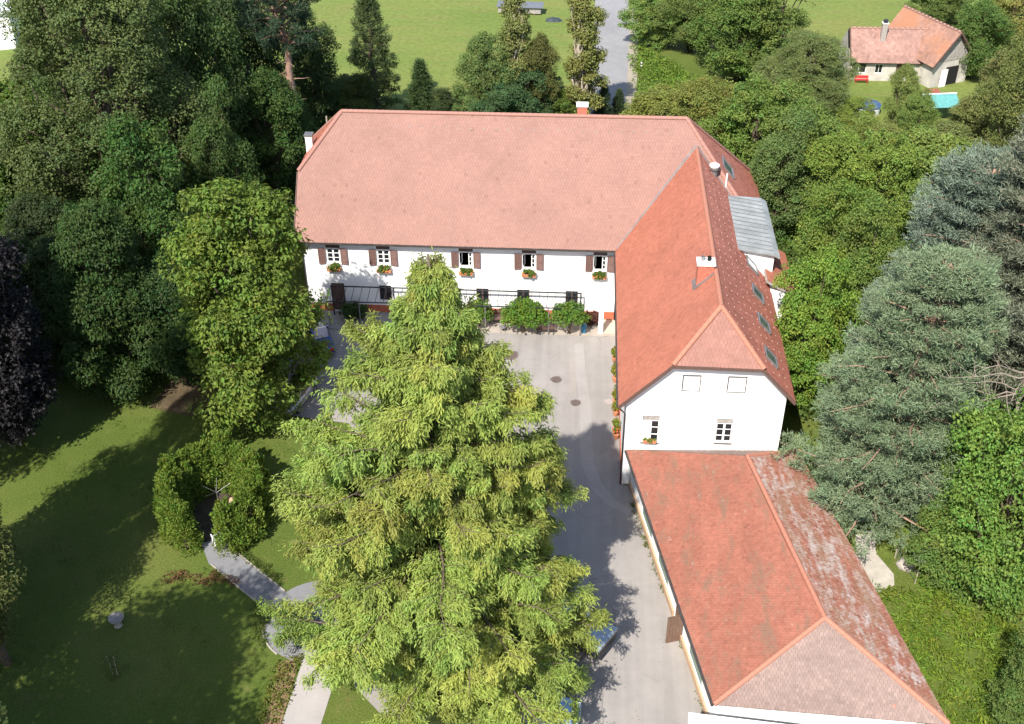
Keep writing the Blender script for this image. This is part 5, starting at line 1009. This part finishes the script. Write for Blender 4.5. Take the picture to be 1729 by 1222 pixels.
# ------------------------------------------------------------------ things in the courtyard and garden
# pergola: steel frame along the long facade
pg = thing('pergola', 'long dark steel pergola frame along the white facade', 'pergola', (0, 0, 0))
PX0, PX1, PY0, PY1, PZ = -22.7, -2.5, -.15, -1.95, 2.62
mb = MB(); mb.bar((PX0, PY0, PZ+.25), (PX1, PY0, PZ+.25), .075, .09); mb.obj('wall_beam', M['steel_dark'], pg)
mb = MB(); mb.bar((PX0, PY1, PZ-.05), (PX1, PY1, PZ-.05), .065, .08); mb.obj('front_beam', M['steel_dark'], pg)
mb = MB(); mb.bar((0, 0, .25), (0, PY1-PY0-.12, -.05), .035, .05); raf = mb.mesh('rafter', M['steel_dark'])
for x in np.arange(PX0, PX1+.1, .648): link('rafter', raf, pg, loc=(x, PY0, PZ+.04))
mb = MB(); mb.box((-.032, -.032, 0), (.032, .032, PZ-.105)); post = mb.mesh('post', M['steel_grey'])
for x in np.linspace(PX0+.05, PX1-.05, 9): link('post', post, pg, loc=(x, PY1, .045 if x > -16.5 else .10))
mb = MB(); mb.box((-.045, -.04, 0), (.045, .04, PZ+.18)); post2 = mb.mesh('post', M['steel_dark'])
for x in np.linspace(PX0+.05, PX1-.05, 5): link('post', post2, pg, loc=(x, PY0, .045 if x > -16.5 else .10))
# white pillar at the entrance
mb = MB(); mb.box((-1.10, -1.62, 0), (-.72, -1.30, 2.15)); mb.box((-1.16, -1.68, 2.152), (-.66, -1.24, 2.24)); tag(mb.obj('white_pillar', M['plaster'], bevel=.015), 'square white pillar at the entrance beside the wing', 'pillar')
# tables, benches and chairs under the pergola
def table(x, y, z, label, rz=0, L=1.5):
    t = thing('garden_table', label, 'table', (x, y, z), rz, 'dark tables under the pergola')
    mb = MB()
    for k in range(5): mb.box((-L/2, -.36+k*.147, .70), (L/2, -.36+k*.147+.135, .735))
    mb.obj('table_top', M['wood_dark'], t)
    for sx in (-1, 1):
        for sy in (-1, 1): mb = MB(); mb.box((sx*(L/2-.12)-.03, sy*.28-.03, 0), (sx*(L/2-.12)+.03, sy*.28+.03, .70)); mb.obj('leg', M['steel_dark'], t)
    return t
def bench(x, y, z, label, rz=0, L=1.5):
    t = thing('garden_bench', label, 'bench', (x, y, z), rz, 'dark benches under the pergola')
    for k in range(3): mb = MB(); mb.box((-L/2, -.2+k*.135, .42), (L/2, -.2+k*.135+.12, .45)); mb.obj('seat_slat', M['wood_dark'], t)
    for z_ in (.56, .70): mb = MB(); mb.box((-L/2, .20, z_), (L/2, .23, z_+.1)); mb.obj('back_slat', M['wood_dark'], t)
    for sx in (-1, 1): mb = MB(); mb.bar((sx*(L/2-.12), -.18, 0), (sx*(L/2-.12), -.18, .42), .05); mb.bar((sx*(L/2-.12), .2, 0), (sx*(L/2-.12), .2, .8), .05); mb.obj('leg', M['steel_dark'], t)
    return t
table(-9.2, -.75, .04, 'dark table under the pergola left of the largest climber'); bench(-9.2, -.05, .04, 'dark bench at the wall left of the largest climber')
table(-5.3, -1.0, .04, 'dark table between the largest climber and the two-stemmed climber'); bench(-5.3, -1.75, .04, 'dark bench in front of the table between the two climbers', math.pi)
table(-15.2, -1.0, .04, 'dark table under the pergola hidden behind the redwood'); table(-19.0, -2.9, .012, 'black table standing on the asphalt beside the terrace slab', 0, 2.2)
def chair(x, y, z, label, rz):
    t = thing('wire_chair', label, 'chair', (x, y, z), rz); mb = MB(); mb.lathe([(.24, .43), (.25, .45), (.24, .47)], (0, 0, 0), 14); mb.obj('seat', M['steel_grey'], t)
    mb = MB(); a = np.linspace(.15*math.pi, .85*math.pi, 9); mb.tube([(.26*math.cos(q), .26*math.sin(q), .45+.42*math.sin((q-.15*math.pi)/.7)) for q in a], .018, 6)
    for q in a[1:-1]: mb.tube([(.24*math.cos(q), .24*math.sin(q), .46), (.26*math.cos(q), .26*math.sin(q), .45+.42*math.sin((q-.15*math.pi)/.7))], .010, 4)
    mb.obj('backrest', M['steel_grey'], t)
    for q in (.8, 2.3, 3.9, 5.5): mb = MB(); mb.tube([(.2*math.cos(q), .2*math.sin(q), .44), (.26*math.cos(q), .26*math.sin(q), 0)], .014, 6); mb.obj('leg', M['steel_grey'], t)
chair(-8.75, -1.75, .04, 'grey wire chair left of the largest climbing shrub', .3)
# blue bin
t = thing('blue_bin', 'blue plastic bin beside the two-stemmed climber', 'bin', (-2.25, -1.45, .04), .2)
bluep = plain('blue_plastic', (.03, .16, .30), .45, var=.1)
mb = MB(); mb.lathe([(.17, 0), (.22, .62), (.235, .64), (.235, .68), (.2, .68)], (0, 0, 0), 14); mb.obj('body', bluep, t); mb = MB(); mb.lathe([(.24, .68), (.24, .72), (.08, .78)], (0, 0, 0), 14); mb.obj('lid', bluep, t)
# dark bench at the wing wall
t = thing('wooden_bench', 'dark wooden bench against the wing wall under the eave', 'bench', (.1, -6.6, .012), math.pi/2)
for k in range(3): mb = MB(); mb.box((-.75, -.35+k*.13, .42), (.75, -.35+k*.13+.115, .45)); mb.obj('seat_slat', M['wood_dark'], t)
for k in range(2): mb = MB(); mb.box((-.75, -.38, .55+k*.17), (.75, -.35, .67+k*.17)); mb.obj('back_slat', M['wood_dark'], t)
for sx in (-.6, .6): mb = MB(); mb.bar((sx, .0, 0), (sx, .0, .42), .06); mb.bar((sx, -.34, 0), (sx, -.34, .86), .06); mb.obj('leg', M['wood_dark'], t)
# manhole covers and asphalt patches
iron = plain('brown_cast_iron', (.115, .088, .078), .75, .2, var=.25, scale=9, bmp=.4)
def manhole(x, y, r, label, mat, patch=True):
    t = thing('manhole_cover', label, 'manhole', (x, y, .013), 0, 'manhole covers in the courtyard')
    if patch:
        rg = np.random.default_rng(int(x*10) % 97); mb = MB(); a = np.linspace(0, 2*math.pi, 18, endpoint=False)
        mb.add([(r*1.0*rg.uniform(.9, 1.22)*math.cos(q), r*rg.uniform(.9, 1.2)*math.sin(q), .006) for q in a], [tuple(range(18))]); mb.obj('asphalt_collar', plain('dark_patch', (.13, .105, .098), .9, var=.2, scale=6), t)
    mb = MB(); mb.lathe([(r*.82, 0), (r*.82, .012), (r*.7, .014), (r*.68, .010), (.05, .012)], (0, 0, .002), 20); mb.obj('cover', mat, t)
manhole(-4.24, -7.9, .42, 'dark manhole cover in the middle of the open courtyard', iron); manhole(-2.72, -10.66, .40, 'dark manhole cover on the pale repair strip', iron)
manhole(-7.9, -4.9, .62, 'largest dark manhole cover near the largest climber', iron)
pale_iron = plain('pale_ring_cover', (.33, .285, .265), .8, .1, var=.15, scale=6)
manhole(-6.95, -8.36, .42, 'pale ring cover at the edge of the redwood branches', pale_iron, False); manhole(-.28, -10.4, .40, 'pale ring cover beside the wing wall', pale_iron, False)

# cars
def car(name, label, loc, rz, col, metal=.3, L=4.2, wd=1.74, h=1.46, kind='hatch'):
    t = thing(name, label, 'car', loc, rz); pm = paint('car_paint', col, metal); hw = wd/2; b = L/2
    st = [(-b, .80, .42, .78), (-b+.10, .93, .30, .92), (-b+.55, .99, .22, .97), (-.6, 1, .20, .96), (.6, 1, .20, .95), (b-.75, .98, .22, .90), (b-.22, .90, .26, .76), (b, .74, .36, .62)]
    mb = MB(); vs = []; 
    for x, k, z0, z1 in st:
        w_ = hw*k; r = .13
        vs += [(x, -w_+r, z0), (x, -w_, z0+r), (x, -w_, z1-r*1.3), (x, -w_+r*1.3, z1), (x, w_-r*1.3, z1), (x, w_, z1-r*1.3), (x, w_, z0+r), (x, w_-r, z0)]
    fs = [(i*8+k, i*8+(k+1) % 8, (i+1)*8+(k+1) % 8, (i+1)*8+k) for i in range(len(st)-1) for k in range(8)] + [tuple(range(7, -1, -1)), tuple((len(st)-1)*8+k for k in range(8))]
    mb.add(vs, fs); body = mb.obj('body', pm, t, smooth=False)
    # greenhouse
    rb, rt, ft, fb = -b+.14, -b+.62, .35, 1.02
    if kind == 'estate': rb, rt = -b+.10, -b+.38
    wb, wt = hw*.95, hw*.74; zb, zt = .93, h
    g = [(rb, wb, zb), (rt, wt, zt-.06), (rt+.22, wt*.97, zt), (ft-.25, wt*.97, zt), (ft, wt, zt-.05), (fb, wb, zb)]
    vs = []
    for x, w_, z in g: vs += [(x, -w_, z), (x, w_, z)]
    mb = MB(); mb.add(vs, [(2*i, 2*i+1, 2*i+3, 2*i+2) for i in range(5)] + [(0, 2, 4, 6, 8, 10), (11, 9, 7, 5, 3, 1)]); cab = mb.obj('cabin', pm, t)
    def lerp(p, q, s): return tuple(a+(c-a)*s for a, c in zip(p, q))
    def pane_(nm, q, off):   # quad shrunk, pushed outward
        q = [Vector(p) for p in q]; c = sum(q, Vector())/4; n = (q[1]-q[0]).cross(q[2]-q[0]).normalized()
        if n.dot(c-Vector((0, 0, 1.0))) < 0: n = -n
        q = [c+(p-c)*.86+n*off for p in q]; mb = MB(); mb.add(q+[p-n*.008 for p in q], [(0, 1, 2, 3), (7, 6, 5, 4)]+[(i, 4+i, 4+(i+1) % 4, (i+1) % 4) for i in range(4)]); return mb.obj(nm, M['car_glass'], cab)
    pane_('rear_window', [(rb, -wb, zb), (rb, wb, zb), (rt, wt, zt-.06), (rt, -wt, zt-.06)], .012); pane_('windscreen', [(fb, -wb, zb), (fb, wb, zb), (ft, wt, zt-.05), (ft, -wt, zt-.05)], .012)
    for s in (-1, 1):
        xm = (rt+ft)/2-.05; mbm = (rb+fb)/2-.1
        pane_('side_window', [(rb+.18, s*wb, zb), (mbm, s*wb, zb), (xm, s*wt, zt-.06), (rt+.05, s*wt, zt-.06)], .012); pane_('side_window', [(mbm+.05, s*wb, zb), (fb-.05, s*wb, zb), (ft-.02, s*wt, zt-.06), (xm+.05, s*wt, zt-.06)], .012)
        mb = MB(); mb.box((fb-.35, s*(hw*.97+.02)-.07, .95), (fb-.18, s*(hw*.97+.02)+.11, 1.10)); mb.obj('mirror', pm, t, bevel=.02)
        mb = MB(); mb.box((-b-.012, s*hw*.62-.14, .62), (-b+.12, s*hw*.62+.14, .86)); mb.obj('tail_lamp', M['lamp_red'], t, bevel=.015)
        mb = MB(); mb.box((b-.2, s*hw*.60-.16, .58), (b-.02, s*hw*.60+.16, .70)); mb.obj('headlight', M['lamp_clear'], t, bevel=.015)
        for xw in (-b+.78, b-.82):
            mb = MB(); mb.tube([(xw, s*(hw-.17), .31), (xw, s*(hw+.012), .31)], .31, 18); wl = mb.obj('wheel', M['rubber'], t); mb = MB(); mb.tube([(xw, s*(hw+.0125), .31), (xw, s*(hw+.022), .31)], .20, 12); mb.obj('rim', M['rim'], wl)
    for x, nm in ((-b-.02, 'rear_bumper'), (b-.10, 'front_bumper')): mb = MB(); mb.box((x-.03, -hw*.80, .34), (x+.13, hw*.80, .52)); mb.obj(nm, pm, t, bevel=.03)
    mb = MB(); mb.box((-b-.055, -.26, .53), (-b-.02, .26, .64)); mb.obj('number_plate', M['plate'], t)
    mb = MB(); mb.box((b+.035, -.26, .40), (b+.05, .26, .51)); mb.obj('number_plate', M['plate'], t)
    return t
car('parked_car', 'dark blue hatchback parked beside the terrace under the chestnut', (-23.0, -4.3, .012), math.atan2(3.4, -1.5), (.008, .040, .155))
car('parked_car', 'silver car half hidden below the yellowing chestnut', (-23.3, -11.6, .012), math.atan2(-3.6, -.9), (.42, .42, .38), .4, kind='estate')
car('parked_car', 'white car in front of the pergola hidden by the redwood tip', (-12.3, -5.0, .012), math.pi/2, (.80, .80, .80), 0)
car('parked_car', 'silver car, sky reflection painted blue into its body, under the lower right branches of the redwood', (-4.1, -38.3, .012), -.12, (.34, .44, .58), .7)  # silver car; the blue of the reflected sky is put into its paint
# covered trailer
tr = thing('covered_trailer', 'flat grey covered trailer poking out from under the redwood', 'trailer', (-1.95, -33.2, .012), R_(-32))
tarp = paint('grey_tarpaulin', (.30, .35, .40), .2, .25)
mb = MB(); mb.box((-1.7, -.98, .62), (1.7, .98, 1.42)); mb.obj('box', M['steel_dark'], tr, bevel=.02); mb = MB(); mb.box((-1.74, -1.02, 1.425), (1.74, 1.02, 1.52)); mb.obj('cover', tarp, tr, bevel=.02)
mb = MB(); mb.box((-1.755, -1.035, 1.34), (1.755, 1.035, 1.42)); mb.obj('rail', M['steel_grey'], tr)
for s in (-1, 1): mb = MB(); mb.tube([(-.2, s*.98, .31), (-.2, s*1.12, .31)], .30, 16); wl = mb.obj('wheel', M['rubber'], tr); mb = MB(); mb.tube([(-.2, s*1.121, .31), (-.2, s*1.13, .31)], .18, 12); mb.obj('rim', M['rim'], wl)
mb = MB(); mb.bar((-.2, -1.0, .31), (-.2, 1.0, .31), .08); mb.bar((-.9, -.6, .6), (-3.0, 0, .5), .08); mb.bar((-.9, .6, .6), (-3.0, 0, .5), .08); mb.bar((-2.9, 0, .5), (-2.9, 0, 0), .06); mb.bar((-.2, -.5, .3), (-.2, -.5, .63), .1); mb.bar((-.2, .5, .3), (-.2, .5, .63), .1); mb.obj('drawbar', M['steel_dark'], tr)

# garden things
t = thing('stone_birdbath', 'weathered stone bird bath on the shaded lawn', 'bird bath', (-29.1, -33.5, 0))
mb = MB(); mb.lathe([(.26, -.05), (.24, .08), (.13, .14), (.12, .42), (.2, .48)], (0, 0, 0), 14); mb.obj('pedestal', M['stone'], t, smooth=True)
mb = MB(); mb.lathe([(.2, .48), (.42, .60), (.46, .72), (.42, .72), (.30, .62), (.02, .59)], (0, 0, 0), 18); mb.obj('bowl', M['stone'], t, smooth=True)
t = thing('staked_sapling', 'thin sapling tied to two pale stakes on the shaded lawn', 'sapling', (-28.05, -37.0, 0))
for s in (-.12, .12): mb = MB(); mb.tube([(s, 0, -.1), (s*1.5, .03, 1.5)], .025, 6); mb.obj('stake', M['bark_pale'], t)
mb = MB(); mb.tube([(0, .05, -.1), (.03, .05, 1.0), (0, .1, 1.9)], [.025, .018, .008], 6); mb.obj('stem', M['bark'], t)
rg = np.random.default_rng(77); Cc = np.stack([rg.normal(0, .22, 14), rg.normal(.05, .22, 14), rg.uniform(.2, 1.9, 14)], 1); c = link('foliage', leaf_mesh('foliage', *clump_leaves(rg, Cc, np.full(14, .18), unit(Cc), 22, .13, .07), M['leaf']), t); c.color = (.08, .12, .03, 1)
t = thing('rotary_airer', 'folded rotary clothes airer with thin arms inside the ring hedge', 'clothes airer', (-25.9, -23.2, 0))
mb = MB(); mb.tube([(0, 0, -.1), (0, 0, 1.75)], .03, 8); mb.obj('pole', M['steel_grey'], t)
for k in range(5): a = k*1.2566+.5; mb = MB(); mb.tube([(0, 0, 1.3), (.95*math.cos(a), .95*math.sin(a), 1.75)], .010, 5); mb.obj('arm', M['steel_grey'], t)
mb = MB()
rg = np.random.default_rng(4)
for nm, lab, x, y, s, mt in (('boulder', 'pinkish boulder inside the ring hedge', -25.15, -22.6, .24, 'peach'), ('boulder', 'grey boulder beside the pinkish one in the ring hedge', -24.45, -22.4, .42, 'stone'), ('boulder', 'pale rock at the edge of the trees above the concrete landing', 17.9, -26.0, .45, 'stone')):
    bm = bmesh.new(); bmesh.ops.create_icosphere(bm, subdivisions=2, radius=s)
    for v in bm.verts: v.co *= 1+rg.uniform(-.16, .16); v.co.z *= .75; v.co.x *= 1.25
    me = bpy.data.meshes.new(nm); bm.to_mesh(me); bm.free(); me.materials.append(M[mt]); tag(link(nm, me, loc=(x, y, s*.4)), lab, 'rock')
t = thing('plastic_chair', 'pale plastic garden chair in the opening of the ring hedge', 'chair', (-25.15, -26.4, .016), -2.5)
mb = MB(); mb.box((-.24, -.24, .40), (.24, .24, .44)); mb.obj('seat', M['white_sheet'], t, bevel=.01)
for k in range(4): mb = MB(); mb.box((-.22+k*.115, .22, .46), (-.22+k*.115+.085, .26, .86)); mb.obj('back_slat', M['white_sheet'], t)
mb = MB(); mb.box((-.25, .215, .86), (.25, .27, .92)); mb.obj('back_rail', M['white_sheet'], t, bevel=.01)
for sx in (-1, 1):
    mb = MB(); mb.bar((sx*.26, -.22, .64), (sx*.26, .24, .64), .06, .03); mb.bar((sx*.26, -.2, .42), (sx*.26, -.2, .64), .04); mb.obj('armrest', M['white_sheet'], t)
    for sy in (-1, 1): mb = MB(); mb.bar((sx*.2, sy*.2, .40), (sx*.24, sy*.24, 0), .05); mb.obj('leg', M['white_sheet'], t)
# low stone wall in the shade of the wood: separate blocks
sw = thing('stone_wall', 'low grey stone wall in deep shade under the dark chestnut', 'wall', (-42.0, -7.3, 0), math.atan2(-1.3, 5.4))
rg = np.random.default_rng(8)
for r_ in range(2):
    x = -.2*r_
    while x < 5.6:
        l = rg.uniform(.5, .9); mb = MB(); mb.box((x, -.22+rg.uniform(-.03, .03), r_*.42), (x+l-.03, .22, r_*.42+.40)); mb.obj('block', M['stone'], sw, bevel=.03); x += l
# concrete landing with steps up the bank
struct(MB().prism([(14.95, -25.2), (16.35, -25.1), (17.05, -26.7), (16.9, -27.6), (15.85, -28.2), (15.3, -27.2)], -.1, .06).obj('concrete_landing', M['concrete']))
st = thing('garden_steps', 'worn concrete steps climbing the bank from the landing', 'steps', (15.7, -25.1, 0), -.05)
for k in range(8): mb = MB(); mb.box((-.62-.01*k, k*.28, 0), (.58-.01*k, k*.28+.30, .06+.175*(k+1))); mb.obj('step', M['concrete'], st, bevel=.015)
t = thing('wire_fence', 'sagging wire mesh fence beside the concrete landing', 'fence', (17.4, -25.3, 0), -1.2)
for x in (0, 1.1, 2.2): mb = MB(); mb.tube([(x, 0, -.2), (x, 0, 1.2)], .035, 6); mb.obj('post', M['bark_pale'], t)
mb = MB()
for z in np.arange(.1, 1.15, .17): mb.tube([(0, 0, z), (1.1, .03, z-.05), (2.2, 0, z)], .007, 4)
for x in np.arange(.1, 2.2, .2): mb.tube([(x, .01, .08), (x, .01, 1.05)], .007, 4)
mb.obj('mesh', M['steel_grey'], t)
# dead branches in front of the pines
rg = np.random.default_rng(12); mb = MB()
dt = thing('dead_tree', 'bare pale dead branches reaching in front of the blue-green pines', 'tree', (21.9, -25.2, 0))
mb.tube(limb_path(rg, (0, 0, -.3), (.3, -.2, 15.4), 7, .05), list(np.linspace(.22, .09, 7)), 8); mb.obj('trunk', M['bark_pale'], dt, smooth=True)
for k in range(9):
    a = rg.uniform(2.3, 4.6) if k < 7 else rg.uniform(-.6, .6); z = rg.uniform(11.5, 15.2); s = np.array([.28, -.18, z]); l = rg.uniform(2.8, 5.4); e = s+np.array([math.cos(a)*l, math.sin(a)*l*.6-.5, rg.uniform(-.6, 1.4)])
    mb = MB(); p = limb_path(rg, s, e, 6, .16); mb.tube(p, list(np.linspace(.05, .010, 6)), 5)
    for j in range(7):
        q = p[rg.integers(2, 6)]; mb.tube(limb_path(rg, q, q+rg.normal(0, .8, 3)+np.array([math.cos(a)*.6, 0, .2]), 4, .2), [.018, .013, .008, .004], 4)
    mb.obj('branch', M['bark_dry'], dt)
# farm garden: round pool, tent, small boxes
t = thing('round_pool', 'round above-ground pool with white wall and blue cover in the farm garden', 'pool', (28.2, 43.4, 0))
mb = MB(); mb.lathe([(1.5, 0), (1.53, 1.0), (1.45, 1.02), (1.43, .98), (.02, .96)], (0, 0, 0), 26); mb.obj('wall', M['white_sheet'], t)
mb = MB(); mb.lathe([(1.57, .96), (1.58, 1.03), (1.1, 1.08), (.02, 1.12)], (0, 0, 0), 26); mb.obj('cover', plain('blue_cover', (.045, .09, .19), .5, var=.35, scale=2), t)
t = thing('party_tent', 'turquoise peaked tent behind bushes right of the pool', 'tent', (35.4, 42.3, 0), .15)
teal = plain('turquoise_canvas', (.09, .27, .26), .7, var=.15)
for s in (-1, 1): mb = MB(); mb.slab([(-2.0, s*1.6, 1.9), (2.0, s*1.6, 1.9), (1.9, 0, 2.8), (-1.9, 0, 2.8)], .04); mb.obj('canopy', teal, t)
mb = MB(); mb.box((-1.95, -.12, 2.80), (1.95, .12, 2.84)); mb.obj('ridge_band', M['white_sheet'], t)
for sx in (-1.9, 1.9):
    for sy in (-1.5, 1.5): mb = MB(); mb.tube([(sx, sy, 0), (sx, sy, 1.93)], .04, 6); mb.obj('pole', M['steel_grey'], t)
t = thing('garden_hutch', 'small red-brown wooden hutch behind the turquoise tent', 'hutch', (36.1, 46.8, 0), .1)
rw = plain('red_brown_wood', (.22, .075, .05), .8, var=.2); mb = MB(); mb.box((-.7, -.5, .2), (.7, .5, 1.0)); mb.obj('box', rw, t)
mb = MB(); mb.slab([(-.85, -.65, 1.02), (.85, -.65, 1.02), (.85, .65, 1.3), (-.85, .65, 1.3)], .06); mb.obj('roof', rw, t)
for sx in (-.62, .62):
    for sy in (-.42, .42): mb = MB(); mb.box((sx-.05, sy-.05, 0), (sx+.05, sy+.05, .2)); mb.obj('leg', rw, t)
t = thing('garden_table', 'small round white table on the grass left of the farmhouse', 'table', (26.4, 49.8, 0)); mb = MB(); mb.lathe([(.5, .68), (.52, .72), (.05, .73)], (0, 0, 0), 16); mb.obj('table_top', M['white_sheet'], t); mb = MB(); mb.lathe([(.25, 0), (.06, .06), (.05, .68)], (0, 0, 0), 10); mb.obj('leg', M['white_sheet'], t)
t = thing('garden_bench', 'red garden bench at the farmhouse wall', 'bench', (29.3, 51.9, 0)); redw = plain('red_paint', (.42, .04, .035), .5, var=.1)
for k in range(3): mb = MB(); mb.box((-.8, -.2+k*.14, .42), (.8, -.2+k*.14+.12, .46)); mb.obj('seat_slat', redw, t)
mb = MB(); mb.box((-.8, .24, .5), (.8, .28, .85)); mb.obj('backrest', redw, t)
for sx in (-.65, .65): mb = MB(); mb.bar((sx, -.15, 0), (sx, -.15, .42), .06); mb.bar((sx, .22, 0), (sx, .22, .8), .06); mb.obj('leg', redw, t)
# timber stack under a tin cover, and a dark boat-shaped tarp on the meadow
t = thing('timber_stack', 'stack of pale sawn timber under a tin sheet on the meadow', 'timber stack', (-11.7, 74.2, 0), -.06)
for r_ in range(4):
    for k in range(6): mb = MB(); mb.box((-2.9+(k % 2)*.1, -.75+k*.25, .2+r_*.2), (2.8+(k % 3)*.08, -.75+k*.25+.22, .2+r_*.2+.18)); mb.obj('beam', M['boards'], t)
for x in (-2, 0, 2): mb = MB(); mb.box((x-.1, -.8, 0), (x+.1, .8, .2)); mb.obj('bearer', M['wood_dark'], t)
mb = MB(); mb.slab([(-3.1, -1.0, 1.05), (3.1, -1.0, 1.05), (3.1, .95, 1.25), (-3.1, .95, 1.25)], .04); mb.obj('tin_sheet', M['steel_grey'], t)
t = thing('covered_boat', 'small dark tarpaulin-covered mound on the meadow beside the timber', 'tarpaulin', (-7.1, 71.2, 0), .1); dk = plain('dark_tarp', (.035, .045, .055), .5, var=.2)
mb = MB(); pr = [(-1.1, .05), (-.9, .4), (-.2, .55), (.6, .45), (1.1, .08)]
vs = []
for x, z in pr: w_ = .55*math.sqrt(max(.05, 1-(x/1.2)**2)); vs += [(x, -w_, 0), (x, -w_*.7, z*.75), (x, 0, z), (x, w_*.7, z*.75), (x, w_, 0)]
mb.add(vs, [(i*5+k, i*5+k+1, (i+1)*5+k+1, (i+1)*5+k) for i in range(4) for k in range(4)]+[(0, 5, 10, 15, 20, 24, 19, 14, 9, 4), (0, 4, 3, 2, 1), (20, 21, 22, 23, 24)]); mb.obj('tarpaulin', dk, t)
t = thing('road_marker', 'white marker post on the verge right of the road', 'post', (3.9, 54.8, 0)); mb = MB(); mb.box((-.08, -.06, -.1), (.08, .06, .9)); mb.obj('post', M['frame_white'], t); mb = MB(); mb.box((-.085, -.065, .6), (.085, .065, .78)); mb.obj('band', M['steel_dark'], t)
